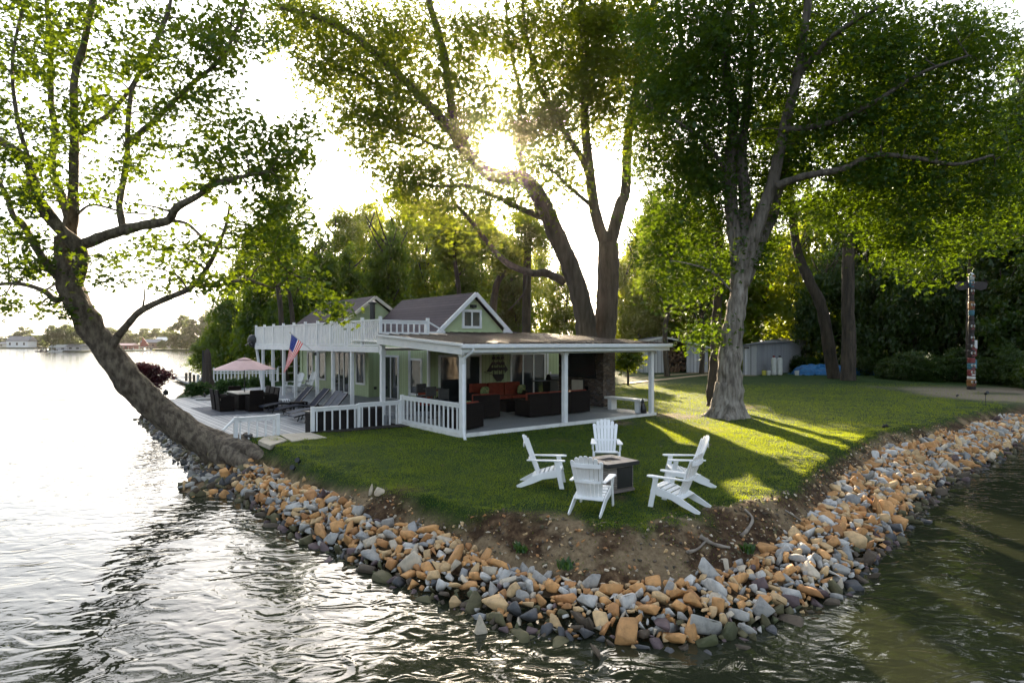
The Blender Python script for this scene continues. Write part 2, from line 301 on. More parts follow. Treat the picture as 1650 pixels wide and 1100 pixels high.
def vn(X, Y, sc, seed=0):
    """smooth value noise on arrays, -1..1"""
    x = X * sc + seed * 17.3; y = Y * sc - seed * 9.1; xi = np.floor(x).astype(np.int64); yi = np.floor(y).astype(np.int64); fx = x - xi; fy = y - yi
    fx = fx * fx * (3 - 2 * fx); fy = fy * fy * (3 - 2 * fy)
    def h(a, b):
        k = (a * 374761393 + b * 668265263 + seed * 1442695) & 0xffffffff; k = ((k ^ (k >> 13)) * 1274126177) & 0xffffffff; return (k ^ (k >> 16)) / 0xffffffff * 2 - 1
    return (h(xi, yi) * (1 - fx) + h(xi + 1, yi) * fx) * (1 - fy) + (h(xi, yi + 1) * (1 - fx) + h(xi + 1, yi + 1) * fx) * fy
def smn(x): x = np.clip(x, 0, 1); return x * x * (3 - 2 * x)
NIN0 = 7                                            # index of the first visible crest point
def dirtD(ct):                                      # width of the bare bank at each place along the crest
    k = ct - NIN0
    return np.interp(k, [-1, 4, 6, 7, 8, 10, 12, 14, 16, 18, 19, 20, 22, 24, 26, 28], [.12, .12, .4, .12, .15, .85, 1.0, .95, .95, .9, .6, .35, .28, .25, .3, .25])
def ground_z(X, Y):
    X = np.asarray(X, float); Y = np.asarray(Y, float); d, zc, ct = crest_dist(X, Y)
    top = -.2 + .2 * smn((Y - 9.5) / 8) + .02 * vn(X, Y, .5, 3) + .2 * smn((Y - 28) / 20)
    tt = (X - HO.x) * U.x + (Y - HO.y) * U.y; ss = (X - HO.x) * V.x + (Y - HO.y) * V.y
    dk = np.minimum(smn((ss - 3.75) / .3), smn((2.6 - tt) / .4)); top = top - .38 * dk
    D = np.maximum(dirtD(ct), .5)
    zin = zc + (top - zc) * smn(d / D) + .035 * vn(X, Y, 2.2, 5) * np.clip(1.6 - d / 1.5, 0, 1) + .02 * vn(X, Y, 6, 6) * np.clip(1.6 - d / 1.2, 0, 1)
    wb = np.interp(ct, np.arange(len(BW)), BW); zout = zc - .10 + np.maximum(d, -8) * (zc + .12 + 1.2) / wb - .1 * smn(-d * 3)
    return np.where(d > 0, zin, zout), d, ct
def gz(x, y): return float(ground_z(np.array([x]), np.array([y]))[0][0])
def axis(segs):
    out = []
    for a, b, st in segs: out += list(np.arange(a, b, st))
    return np.array(out + [segs[-1][1]])
gx = axis([(-400, -60, 20), (-60, -20, 2), (-20, -8, .5), (-8, 20, .14), (20, 34, .5), (34, 80, 2), (80, 400, 20)])
gy = axis([(5.5, 22, .14), (22, 34, .4), (34, 70, 1.5), (70, 600, 20)])
GX, GY = np.meshgrid(gx, gy); GZ, GD, GC = ground_z(GX, GY)
Dn = dirtD(GC)
wob = .30 * vn(GX, GY, 1.4, 1) + .3 * vn(GX, GY, 4, 2)
dirt = smn((Dn * (1 + wob) - GD) / .3 + .5)
gr = gp(1560, 645)
G0 = np.minimum(smn((GX - 20.5) / 3 + .5 * vn(GX, GY, .6, 8)), smn((38 - GY) / 3)); gravel = np.clip(1.1 - .75 * smn((vn(GX, GY, .5, 41) + .6 * vn(GX, GY, 1.6, 42)) * 2 + .3), 0, 1) * np.minimum(G0, smn((GY - (24.5 + .0 * GX)) / 1.5)) * smn((GY * .9 + 2.5 - GX * 0.0 - 24) / 2)
patch = np.zeros_like(GX)
for px, py, z, r in ((1085, 672, -.05, .9), (1000, 682, 0, .5), (905, 708, 0, .3), (1190, 655, 0, .9), (1130, 690, 0, .8), (860, 838, -.2, .7), (650, 790, -.2, .35), (1000, 800, -.17, .22)):
    p = gp(px, py, z); patch = np.maximum(patch, smn(1.3 - np.hypot(GX - p.x, (GY - p.y) * .8) / r + .5 * vn(GX, GY, 3, 4)) * .75)
dirt = np.maximum(dirt, patch)
ny, nx = GX.shape; idx = np.arange(ny * nx).reshape(ny, nx)
FQ = np.stack([idx[:-1, :-1], idx[:-1, 1:], idx[1:, 1:], idx[1:, :-1]], -1).reshape(-1, 4)
def ground_mat():
    m, n, l, b, o = newmat('lawn_and_bare_earth'); v = mapped(n, l)
    g1 = ramp(n, l, noise(n, l, v, 1.2, 6, .65), [(.3, (.008, .026, .002)), (.5, (.013, .038, .003)), (.72, (.026, .046, .006))])
    d1 = ramp(n, l, noise(n, l, v, 5, 8, .7), [(.3, (.020, .011, .006)), (.47, (.055, .031, .016)), (.58, (.115, .070, .036)), (.72, (.25, .17, .095))])
    st = n.new('ShaderNodeMix'); st.data_type = 'RGBA'; l.new(ramp(n, l, noise(n, l, v, 1.1, 5, .6), [(.47, (0, 0, 0)), (.56, (.8, .8, .8))]), st.inputs[0]); l.new(d1, st.inputs[6]); l.new(ramp(n, l, noise(n, l, v, 14, 6, .75), [(.3, (.14, .095, .05)), (.7, (.36, .27, .16))]), st.inputs[7]); d1 = st.outputs[2]
    k1 = ramp(n, l, noise(n, l, v, 18, 6, .7), [(.3, (.10, .08, .06)), (.7, (.26, .22, .17))])
    def at_(nm):
        a = n.new('ShaderNodeAttribute'); a.attribute_name = nm; return a.outputs['Fac']
    def mix(f, a, c):
        x = n.new('ShaderNodeMix'); x.data_type = 'RGBA'; l.new(f, x.inputs[0]); l.new(a, x.inputs[6]); l.new(c, x.inputs[7]); return x.outputs[2]
    l.new(mix(at_('gravel'), mix(at_('dirt'), g1, d1), k1), b.inputs['Base Color']); b.inputs['Roughness'].default_value = .95; b.inputs['Specular IOR Level'].default_value = .2
    bump(n, l, b, noise(n, l, v, 22, 8, .75), .9, .05); return m
patch2 = smn((vn(GX, GY, 1.1, 31) + .5 * vn(GX, GY, 3.1, 32) - .25) * 4) * np.clip(1 - (GD < .35), 0, 1) * .8; dirt = np.where(GX < 3.6, dirt * (1 - patch2 * (GD > .35)), dirt)
ground = npmesh('ground', np.stack([GX, GY, GZ], -1).reshape(-1, 3), FQ, ground_mat(), smooth=True, attr={'dirt': dirt.ravel(), 'gravel': gravel.ravel()})
tag(ground, 'point of land with a mown green lawn and a bare earth bank', kind='structure')
# ------------------------------------------------------------------ water
def water_mat():
    m, n, l, b, o = newmat('lake_water')
    b.inputs['Base Color'].default_value = (.020, .023, .013, 1); b.inputs['Roughness'].default_value = .03; b.inputs['IOR'].default_value = 1.33
    b.inputs['Specular IOR Level'].default_value = .5
    v = mapped(n, l, (1, 1.5, 1)); 
    def mul(a, k, op='MULTIPLY'):
        x = n.new('ShaderNodeMath'); x.operation = op
        l.new(a, x.inputs[0])
        if isinstance(k, (int, float)): x.inputs[1].default_value = k
        else: l.new(k, x.inputs[1])
        return x.outputs[0]
    a = mul(noise(n, l, v, .5, 1, .5, .3), .9); c = mul(noise(n, l, v, 1.8, 1, .5, 1.5), .36); e = mul(noise(n, l, v, 5.0, 2, .5, .8), .07)
    h = mul(mul(a, c, 'ADD'), e, 'ADD'); bump(n, l, b, h, 1.0, .062); return m
wx = axis([(-3000, -60, 100), (-60, 60, 4), (60, 3000, 100)]); wy = axis([(-60, 60, 4), (60, 3000, 100)])
WX, WY = np.meshgrid(wx, wy); idw = np.arange(WX.size).reshape(WX.shape)
tag(npmesh('water', np.stack([WX, WY, np.full_like(WX, WZ)], -1).reshape(-1, 3), np.stack([idw[:-1, :-1], idw[:-1, 1:], idw[1:, 1:], idw[1:, :-1]], -1).reshape(-1, 4), water_mat(), smooth=True), 'rippled lake water reflecting the bright sky', kind='structure')
# ------------------------------------------------------------------ grass
def grass(N, x0, x1, y0, y1, hmin, hmax, wd, name, seed):
    rg = np.random.default_rng(seed); Y = y0 + (y1 - y0) * rg.random(N) ** 1.4; X = x0 + (x1 - x0) * rg.random(N)
    keep = (np.abs(X / Y) < .9) & (rg.random(N) < np.clip((Y - y0) / 4 + (y0 < 12), 0, 1) * np.clip((y1 - Y) / 4, 0, 1)); X, Y = X[keep], Y[keep]
    Z, D, C = ground_z(X, Y); dn = dirtD(C) * (1 + .30 * vn(X, Y, 1.4, 1) + .3 * vn(X, Y, 4, 2))
    t = (X - HO.x) * U.x + (Y - HO.y) * U.y; s = (X - HO.x) * V.x + (Y - HO.y) * V.y
    house = ((t > -.05) & (t < 8.9) & (s > -.03)) | ((t < 3.3) & (s > 3.4)) | (s > 7) & (t < 12)
    pr = np.clip((D - dn) / .3 + .35, .06, 1); pr = np.maximum(pr, np.where((X < 3.6) & (D > .35), smn((vn(X, Y, 1.1, 31) + .5 * vn(X, Y, 3.1, 32) - .25) * 4) * .7, 0)); pr[D < .1] = 0
    for px, py, z, r in ((1085, 672, -.05, .9), (1000, 682, 0, .5), (1190, 655, 0, .9), (860, 838, -.2, .7), (1000, 800, -.17, .22)):
        p = gp(px, py, z); pr *= np.clip(.15 + np.hypot(X - p.x, (Y - p.y) * .8) / r - .6, .2, 1)
    keep = (rg.random(len(X)) < pr) & ~house & ~((X > 21) & (Y > 26) & (Y < 37) & (rg.random(len(X)) < .8)); X, Y, Z = X[keep], Y[keep], Z[keep]; n = len(X)
    a = rg.random(n) * 6.283; h = hmin + (hmax - hmin) * rg.random(n); h *= 1 + .4 * vn(X, Y, 2, 9); wdt = wd * (.6 + .8 * rg.random(n)); ln = h * (.3 + .7 * rg.random(n)); la = rg.random(n) * 6.283
    P = np.stack([X, Y, Z - .004], -1); d = np.stack([np.cos(a) * wdt, np.sin(a) * wdt, 0 * a], -1) / 2; tip = P + np.stack([np.cos(la) * ln, np.sin(la) * ln, h], -1)
    Vt = np.stack([P - d, P + d, tip], 1).reshape(-1, 3)
    return Vt
GV = np.concatenate([grass(520000, -8, 14, 9.0, 22, .015, .04, .010, 'g', 1), grass(260000, -6, 26, 15, 40, .02, .045, .020, 'g', 2)])
M['grass'] = leafmat('grass_blade', [(.006, .042, .004), (.012, .064, .005), (.035, .095, .006)], .55, (.60, .68, .004))
tag(npmesh('grass', GV, np.arange(len(GV)).reshape(-1, 3), M['grass']), 'short mown grass covering the point', 'grass', kind='stuff')
# ------------------------------------------------------------------ riprap
def arc(P):
    P = [Vector(p) for p in P]; s = [0]
    for a, b in zip(P, P[1:]): s.append(s[-1] + (b - a).length)
    A = np.array([tuple(p) for p in P]); s = np.array(s) / s[-1]; return lambda u: np.array([np.interp(u, s, A[:, k]) for k in range(3)]).T
CI = [Vector((-8.4, 17.9, -.6))] + crest_in + [Vector((34, 31, -.3))]; WI = [Vector((-10.6, 20.6, WZ))] + wline + [Vector((33.6, 27.6, WZ))]
# matching stations along the bank: the crest index nearest each waterline point
SA = [0]
for k_ in range(1, len(CI)): SA.append(SA[-1] + .5 * (CI[k_] - CI[k_ - 1]).length + .5 * (WI[k_] - WI[k_ - 1]).length)
SA = np.array(SA) / SA[-1]; CIa, WIa = np.array([tuple(p) for p in CI]), np.array([tuple(p) for p in WI])
fc = lambda u: np.array([np.interp(u, SA, CIa[:, k]) for k in range(3)]).T
fw = lambda u: np.array([np.interp(u, SA, WIa[:, k]) for k in range(3)]).T
def bank(u, v):
    c, w_ = fc(u), fw(u); p = c + (w_ - c) * v[:, None]
    p[:, 2] = c[:, 2] - .06 + (WZ + .06 - c[:, 2] + .06) * np.clip(v, 0, 2) + .13 * np.sin(np.pi * np.clip(v, 0, 1)) + .05 * np.sin(u * 90) * (1 - v); return p
def rock_proto(seed):
    rr = random.Random(seed); bm = bmesh.new(); sx, sy, sz = rr.uniform(.85, 1.35), rr.uniform(.65, .95), rr.uniform(.42, .8)
    for _ in range(rr.randint(9, 15)):
        d = Vector((rr.gauss(0, 1), rr.gauss(0, 1), rr.gauss(0, 1))).normalized()
        e = Vector([math.copysign(abs(x) ** .55, x) for x in d]); e *= rr.uniform(.82, 1.0)
        bm.verts.new((e.x * sx, e.y * sy, e.z * sz))
    r = bmesh.ops.convex_hull(bm, input=bm.verts); bmesh.ops.delete(bm, geom=[g for g in r['geom_interior'] if isinstance(g, bmesh.types.BMVert)], context='VERTS')
    bmesh.ops.dissolve_limit(bm, angle_limit=.25, verts=bm.verts, edges=bm.edges)
    bmesh.ops.bevel(bm, geom=bm.edges[:], offset=.09, segments=1, affect='EDGES', clamp_overlap=True)
    bmesh.ops.triangulate(bm, faces=bm.faces[:]); bm.verts.ensure_lookup_table()
    vs = np.array([v.co[:] for v in bm.verts]); fs = np.array([[v.index for v in f.verts] for f in bm.faces]); bm.free(); return vs, fs
PROTO = [rock_proto(100 + i) for i in range(44)]
def rockmat():
    m, n, l, b, o = newmat('quarried_stone'); a = n.new('ShaderNodeAttribute'); a.attribute_name = 'rc'; v = mapped(n, l)
    f = ramp(n, l, noise(n, l, v, 9, 6, .65), [(.3, (.62, .62, .62)), (.5, (1, 1, 1)), (.75, (1.25, 1.2, 1.12))])
    mx = n.new('ShaderNodeMix'); mx.data_type = 'RGBA'; mx.blend_type = 'MULTIPLY'; mx.inputs[0].default_value = 1; l.new(a.outputs['Color'], mx.inputs[6]); l.new(f, mx.inputs[7])
    l.new(mx.outputs[2], b.inputs['Base Color']); b.inputs['Roughness'].default_value = .78; bump(n, l, b, noise(n, l, v, 26, 8, .7), .6, .012); return m
M['rock'] = rockmat()
PAL = {'orange': (.48, .25, .09), 'rust': (.37, .18, .065), 'tan': (.50, .34, .17), 'beige': (.46, .39, .29), 'grey': (.31, .295, .265), 'blue grey': (.245, .245, .235), 'pale grey': (.44, .425, .39),
       'dark brown': (.075, .055, .035), 'olive brown': (.09, .08, .035), 'dark grey': (.07, .07, .072), 'purple brown': (.11, .075, .075), 'mossy': (.06, .065, .025)}
rg = np.random.default_rng(21)
rocks = []                                           # u, v, r
def scatter(N, r0, r1, v0, v1, fill, layer):
    for _ in range(N):
        u = rg.random(); v = v0 + (v1 - v0) * rg.random(); r = r0 + (r1 - r0) * rg.random() ** 1.6
        p = bank(np.array([u]), np.array([v]))[0]
        if rocks and fill > 0:
            A = np.array([q[3:7] for q in rocks if True]) if False else RA[:len(rocks)]
            d = np.sqrt(((A[:, :3] - p) ** 2).sum(1)); 
            if (d < fill * (A[:, 3] + r)).any(): continue
        RA[len(rocks)] = (*p, r); rocks.append((u, v, r, p, layer))
RA = np.zeros((30000, 4))
scatter(1300, .12, .22, .60, 1.16, .74, 'low')
scatter(2200, .12, .20, .02, .8, .80, 'mid')
scatter(9000, .08, .135, .0, 1.04, .62, 'mid')
scatter(14000, .045, .075, -.04, 1.05, .5, 'small')
rng2 = random.Random(5)
def rock_geo(u, v, r, p, lay, proto=None, rot=None, colname=None, sc=None):
    pv, pf = PROTO[rng2.randrange(len(PROTO))] if proto is None else PROTO[proto]
    rt = Euler((rng2.gauss(0, .5), rng2.gauss(0, .5), rng2.random() * 6.28)) if rot is None else Euler(rot)
    s = sc or (r * rng2.uniform(.9, 1.3), r * rng2.uniform(.85, 1.05), r * rng2.uniform(.8, 1.1))
    Mx = np.array(rt.to_matrix()) @ np.diag(s); X = pv @ Mx.T
    off = p + np.array([0, 0, r * (.15 if lay != 'small' else .05)])
    if colname is None:
        wet = (off[2] - WZ) / .30 + rng2.gauss(0, .22) + (.15 if r < .08 else 0)
        if wet < 1.0: colname = rng2.choices(['dark brown', 'olive brown', 'dark grey', 'purple brown', 'mossy'], [4, 4, 4, 2, .6])[0]
        else: colname = rng2.choices(['orange', 'rust', 'tan', 'beige', 'grey', 'blue grey', 'pale grey', 'purple brown'], [5.6, 2.6, 3.6, 1.8, 2.6, 1.6, 2.6, .25])[0]
    c = np.array(PAL[colname]) * (1 + rng2.uniform(-.16, .16)); return X, pf, off, colname, c, s, rt
big = [(u, v, r, p, lay) for (u, v, r, p, lay) in rocks if r > .075 and p[1] > 5 and abs(p[0] / p[1]) < .86]
big.sort(key=lambda q: -q[2] / q[3][1]); big = big[:296]; bigset = {id(q[3]) for q in big}
def near_place(p):
    k = p[0] / p[1] * 1000 + 825
    for lim, t in ((440, 'near the leaning tree'), (520, 'below the flagstones'), (600, 'below the lawn edge stones'), (680, 'below the pale branch'), (780, 'before the standing stone'), (870, 'past the standing stone'), (960, 'below the nearest chair'), (1040, 'at the very tip'),
                   (1120, 'by the round boulder'), (1200, 'below the forked driftwood'), (1280, 'below the hooked root'), (1350, 'below the torn bank'), (1420, 'past the sloping slab'), (1500, 'below the lone lawn stone'), (1570, 'before the garden light'), (9999, 'past the garden light')):
        if k < lim: return t
used_l = {}; ORD = ['', 'second ', 'third ', 'fourth ', 'fifth ', 'sixth ', 'seventh ', 'eighth ', 'ninth ', 'tenth ']
colof = {}
def mk_rock(u, v, r, p, lay, label=None, **kw):
    X, pf, off, cn, c, s, rt = rock_geo(u, v, r, p, lay, **kw)
    o = npmesh('rock', X, pf, M['rock'], attr={'rc': np.tile([*c, 1.0], (len(X), 1))}); o.location = off
    dims = sorted((X.max(0) - X.min(0)).tolist()); wd = 'long ' if dims[2] > 1.6 * dims[1] else 'flat ' if dims[0] < .55 * dims[1] else 'blocky '
    size = 'big ' if r > .185 else 'sizeable ' if r > .15 else 'middling ' if r > .12 else 'small '
    row = 'topping the pile' if v < .2 else 'high up' if v < .42 else 'halfway down' if v < .68 else 'low down' if v < .88 else 'at the waterline'
    return o, cn, size, wd, row, off
made = [mk_rock(*q) for q in big]
offs = np.array([m_[5] for m_ in made])
from collections import Counter
base = []
for i, (o, cn, size, wd, row, off) in enumerate(made):
    d = np.linalg.norm(offs - off, axis=1); nb = np.argsort(d)[1:3]
    base.append(f'{size}{wd}{cn} rock {row} {near_place(off)}|{made[nb[0]][1]}|{made[nb[1]][1]}')
cnt1 = Counter(b.split('|')[0] for b in base)
l2 = []
for b in base:
    a, n1, n2 = b.split('|'); t = f'{a}, by a {n1} one'; l2.append(t if cnt1[a] > 1 and len(t.split()) < 16 else a)
cnt2 = Counter(l2); seen = {}
for i in sorted(range(len(made)), key=lambda i: big[i][0]):     # ordinals run along the bank, away from the leaning tree
    t = l2[i]
    if cnt2[t] > 1: k = seen.get(t, 0); seen[t] = k + 1; t = ['first', 'second', 'third', 'fourth', 'fifth', 'sixth', 'seventh', 'eighth', 'ninth', 'tenth', 'eleventh', 'twelfth'][min(k, 11)] + ' ' + t
    tag(made[i][0], t, 'rock', 'quarried rocks piled along the bank')
# four stones one can single out
def special(px, py, z, sc, rot, cn, proto, label):
    p = gp(px, py, z); X, pf, off, _, c, s, rt = rock_geo(0, 0, .2, np.array(p), 'mid', proto=proto, rot=rot, colname=cn, sc=sc)
    o = npmesh('rock', X, pf, M['rock'], attr={'rc': np.tile([*c, 1.0], (len(X), 1))}); o.location = p; tag(o, label, 'rock', 'quarried rocks piled along the bank')
bmv = [(.0, .0, 1.9), (.55, .3, -1), (-.5, .35, -1), (-.45, -.4, -1), (.5, -.38, -1), (.62, .3, .3), (-.5, .3, .5), (-.45, -.42, .35), (.55, -.4, .2), (.12, .1, 1.7)]
b_ = bmesh.new(); [b_.verts.new(q) for q in bmv]; bmesh.ops.convex_hull(b_, input=b_.verts); bmesh.ops.bevel(b_, geom=b_.edges[:], offset=.06, segments=1, affect='EDGES', clamp_overlap=True); bmesh.ops.triangulate(b_, faces=b_.faces[:])
b_.verts.index_update(); PROTO.append((np.array([q.co[:] for q in b_.verts]), np.array([[q.index for q in f.verts] for f in b_.faces]))); b_.free()
special(776, 1036, WZ + .05, (.20, .17, .22), (.08, -.1, .3), 'beige', len(PROTO) - 1, 'tall pointed pale stone standing upright out of the water at the pile foot')
special(1072, 1020, -1.02, (.24, .19, .27), (.2, .1, .4), 'pale grey', 5, 'big rounded pale grey boulder with a small orange rock resting on it')
special(1072, 985, -.80, (.13, .11, .11), (.1, .5, 1), 'orange', 9, 'small orange rock resting on the big rounded pale grey boulder')
special(1128, 1060, WZ + .05, (.26, .16, .15), (.1, .2, .1), 'dark grey', 12, 'broad dark slab half under water at the tip of the point')
special(1340, 985, WZ + .12, (.4, .2, .15), (.1, .35, -.5), 'purple brown', 14, 'long purple brown slab sloping into the water on the right bank')
# the many others
SV, SF, SCc = [], [], []; k0 = 0
rest = [q for q in rocks if id(q[3]) not in bigset]
for q in rest:
    X, pf, off, cn, c, s, rt = rock_geo(*q); SV.append(X + off); SF.append(pf + k0); SCc.append(np.tile([*c, 1.0], (len(X), 1))); k0 += len(X)
for _ in range(800):                                 # dark stones under the deck's edge
    u = rng2.random(); a = Vector((-7.7, 17.0, -.75)).lerp(Vector((-17.6, 30.6, -.8)), u); v = rng2.random(); p = np.array([a.x - .8 * v + rng2.gauss(0, .05), a.y - .55 * v, -.62 - .6 * v])
    X, pf, off, cn, c, s, rt = rock_geo(0, 1, rng2.uniform(.09, .2), p, 'mid', colname=rng2.choice(['dark brown', 'dark grey', 'olive brown', 'dark grey', 'grey']) ); SV.append(X + off); SF.append(pf + k0); SCc.append(np.tile([*c, 1.0], (len(X), 1))); k0 += len(X)
for _ in range(150):
    q_ = gp(rng2.uniform(292, 405), rng2.uniform(745, 800), -.95); zt_ = gz(q_.x, q_.y)
    if zt_ < WZ - .25: continue
    X, pf, off, cn, c, s, rt = rock_geo(0, 1, rng2.uniform(.09, .2), np.array([q_.x, q_.y, zt_ + .04]), 'mid', colname=rng2.choice(['dark brown', 'dark grey', 'olive brown', 'grey', 'orange', 'tan'])); SV.append(X + off); SF.append(pf + k0); SCc.append(np.tile([*c, 1.0], (len(X), 1))); k0 += len(X)
px_ = np.array([rng2.uniform(-3.5, 15) for _ in range(30000)]); py_ = np.array([rng2.uniform(9, 22) for _ in range(30000)]); z_, d_, c_ = ground_z(px_, py_)
ok_ = np.where((d_ > .02) & (d_ < dirtD(c_) * 1.15) & (np.array([rng2.random() for _ in range(30000)]) < np.exp(-d_ * 1.6) + .12))[0][:3000]
for i_ in ok_:                                       # pebbles and clods on the bare earth
    X, pf, off, cn, c, s, rt = rock_geo(0, 0, rng2.uniform(.012, .042), np.array([px_[i_], py_[i_], z_[i_]]), 'small', colname=rng2.choice(['dark brown', 'dark brown', 'olive brown', 'tan', 'beige', 'rust'])); SV.append(X + off); SF.append(pf + k0); SCc.append(np.tile([*c, 1.0], (len(X), 1))); k0 += len(X)
tag(npmesh('riprap', np.concatenate(SV), np.concatenate(SF), M['rock'], attr={'rc': np.concatenate(SCc)}), 'orange and grey smaller quarried stones filling the bank between the big rocks', 'riprap', kind='stuff')
def tuft(name, label, p, nl, h, mat, sp=.12):
    vs, fs = [], []
    for _ in range(nl):
        a = rng2.random() * 6.28; r = sp * rng2.random(); q = Vector(p) + Vector((math.cos(a) * r, math.sin(a) * r, 0)); b2 = rng2.random() * 6.28; hh = h * rng2.uniform(.5, 1)
        t = q + Vector((math.cos(b2) * hh * .6, math.sin(b2) * hh * .6, hh)); k = len(vs); w_ = Vector((math.sin(b2), -math.cos(b2), 0)) * .012
        mid = (q + t) / 2 + Vector((0, 0, hh * .15)); vs += [q - w_, q + w_, mid + w_ * 1.6, t, mid - w_ * 1.6]; fs.append((k, k + 1, k + 2, k + 3, k + 4))
    m_ = MB(); m_.v = [tuple(v) for v in vs]; m_.f = fs; return tag(m_.build(name, mat), label, 'plant')
for i, (px, py, z, lb) in enumerate(((1300, 832, -.4, 'weeds growing where the earth bank meets the rocks by the driftwood'), (838, 868, -.4, 'bright green weed on the bare earth below the near chair'), (660, 835, -.4, 'weeds at the lawn edge by the tan stepping stone'), (912, 905, -.6, 'weed behind the rocks at the tip of the point'), (1205, 872, -.45, 'weed beside the driftwood on the bare bank'))):
    p = gp(px, py, z); p.z = gz(p.x, p.y); tuft('weed', lb, p, 46, .16, 'leaf_hedge')
# driftwood, roots and loose bits on the bank
def drift(pts, r0, label, cat='driftwood', name='driftwood', mat='drift'):
    P = [gp(*q) for q in pts]
    for p in P: p.z = gz(p.x, p.y) + r0 * .8
    P = smooth_path(P, 4); m_ = MB(); m_.tube(P, [r0 * (1 - .55 * i / len(P)) for i in range(len(P))], 7, wob=.5, sc=9); tag(m_.build(name, mat, smooth=True), label, cat)
drift([(1107, 890, -.5), (1125, 880, -.45), (1140, 868, -.42)], .03, 'pale forked driftwood stick lying on the bare earth bank')
drift([(1128, 872, -.45), (1150, 874, -.45), (1176, 871, -.42)], .045, 'thick brown driftwood log lying behind the pale forked stick')
drift([(1190, 905, -.5), (1198, 892, -.5), (1196, 878, -.45)], .022, 'curved pale root sticking out of the bank by the rocks')
drift([(1160, 900, -.5), (1175, 893, -.5), (1185, 890, -.5)], .05, 'short stump of brown root half sunk in the bank')
drift([(1195, 850, -.35), (1208, 842, -.35), (1212, 832, -.3), (1200, 828, -.3)], .035, 'hooked root hanging from the torn lawn edge')
drift([(1265, 822, -.35), (1290, 828, -.4), (1313, 838, -.45)], .02, 'thin straight stick lying along the torn bank')
drift([(630, 838, -.45), (655, 842, -.5), (676, 836, -.5)], .03, 'pale branch at the lawn edge above the lake side rocks')
for i, (px, py, z, lb, rr) in enumerate(((598, 792, -.25, 'tan stone lying on the bare patch at the lawn edge', .11), (612, 800, -.3, 'flat tan stepping stone sunk beside the lawn edge stone', .13), (490, 768, -.3, 'round tan fungus-like stone at the lawn edge', .07), (1238, 868, -.4, 'grey pointed stone standing at the back of the rock pile', .13), (1125, 914, -.6, 'flat blue grey flake of stone lying on the bare earth', .06), (676, 833, -.4, 'pale sliver of stone at the lawn edge', .08))):
    p = gp(px, py, z); p.z = gz(p.x, p.y); X, pf, off, cn, c, s, rt = rock_geo(0, 0, rr, np.array(p), 'mid', colname=('beige', 'beige', 'tan', 'grey', 'blue grey', 'pale grey')[i])
    o = npmesh('stone', X, pf, M['rock'], attr={'rc': np.tile([*c, 1.0], (len(X), 1))}); o.location = off; tag(o, lb, 'stone')
o = MB().tube([Vector((0, 0, 0)), Vector((.05, 0, .05)), Vector((.14, 0, .08)), Vector((.2, 0, .06))], [.03, .07, .06, .02], 8).build('stone', 'rock', smooth=True); o.location = gp(1422, 690, -.03); tag(o, 'small pale rounded stone alone on the sunlit lawn near the rock bank', 'stone')
# ------------------------------------------------------------------ house (its own axes: x along the porch front, y away from the lake point)
house = thing('lake_house', 'long pale green lake house with white trim, purple roofs and a deep open porch', 'house', HO, PHI)
def H(mb, name, mat, parent=None, **k): return mb.build(name, mat, parent or house, **k)
WT = .15
def wall(pts, name='wall', mat='siding'):
    return H(MB().box(*pts), name, mat)
wall((2.7, 2.85, 11.7, 20.3, -.2, 2.5)); wall((2.703, 3.45, 11.7, 11.85, -.2, 2.5)); wall((3.3, 3.45, 7.4, 11.7, -.2, 2.6)); wall((3.45, 10.9, 7.4, 7.55, -.2, 2.85)); wall((2.85, 4.4, 20.15, 20.3, -.2, 2.5)); wall((4.25, 4.4, 20.3, 25, -.2, 2.5)); wall((10.75, 10.9, 7.55, 24.9, -.2, 2.6)); wall((4.4, 10.75, 24.85, 25.0, -.2, 2.6))
for (t, s) in ((2.66, 11.66), (3.26, 7.36), (2.66, 20.2)): H(MB().box(t, t + .1, s, s + .1, -.2, 2.5), 'corner_trim', 'siding_g' if t < 3 else 'white')
H(MB().box(9.76, 9.88, 7.36, 7.4, 0, 2.75), 'corner_trim', 'white')
# roofs
def roof_plane(a, b, c, d, th, name, mat, parent=None):
    a, b, c, d = map(Vector, (a, b, c, d)); n = (b - a).cross(d - a).normalized()
    if n.z < 0: n = -n
    return H(MB().slab([a, b, c, d], -n * th), name, mat, parent)
def gable(tc, hw, ze, zr, s0, s1, hwr=None, ze2=None):
    hwr = hwr or hw; ze2 = ze if ze2 is None else ze2
    r = roof_plane((tc - hw, s0, ze), (tc - hw, s1, ze), (tc, s1, zr), (tc, s0, zr), .07, 'roof', 'shingle'); roof_plane((tc, s0, zr), (tc, s1, zr), (tc + hwr, s1, ze2), (tc + hwr, s0, ze2), .07, 'roof_slope', 'shingle'); return r
g1 = gable(5.5, 2.22, 2.92, 4.87, 7.15, 13.7, 2.22, 2.92)
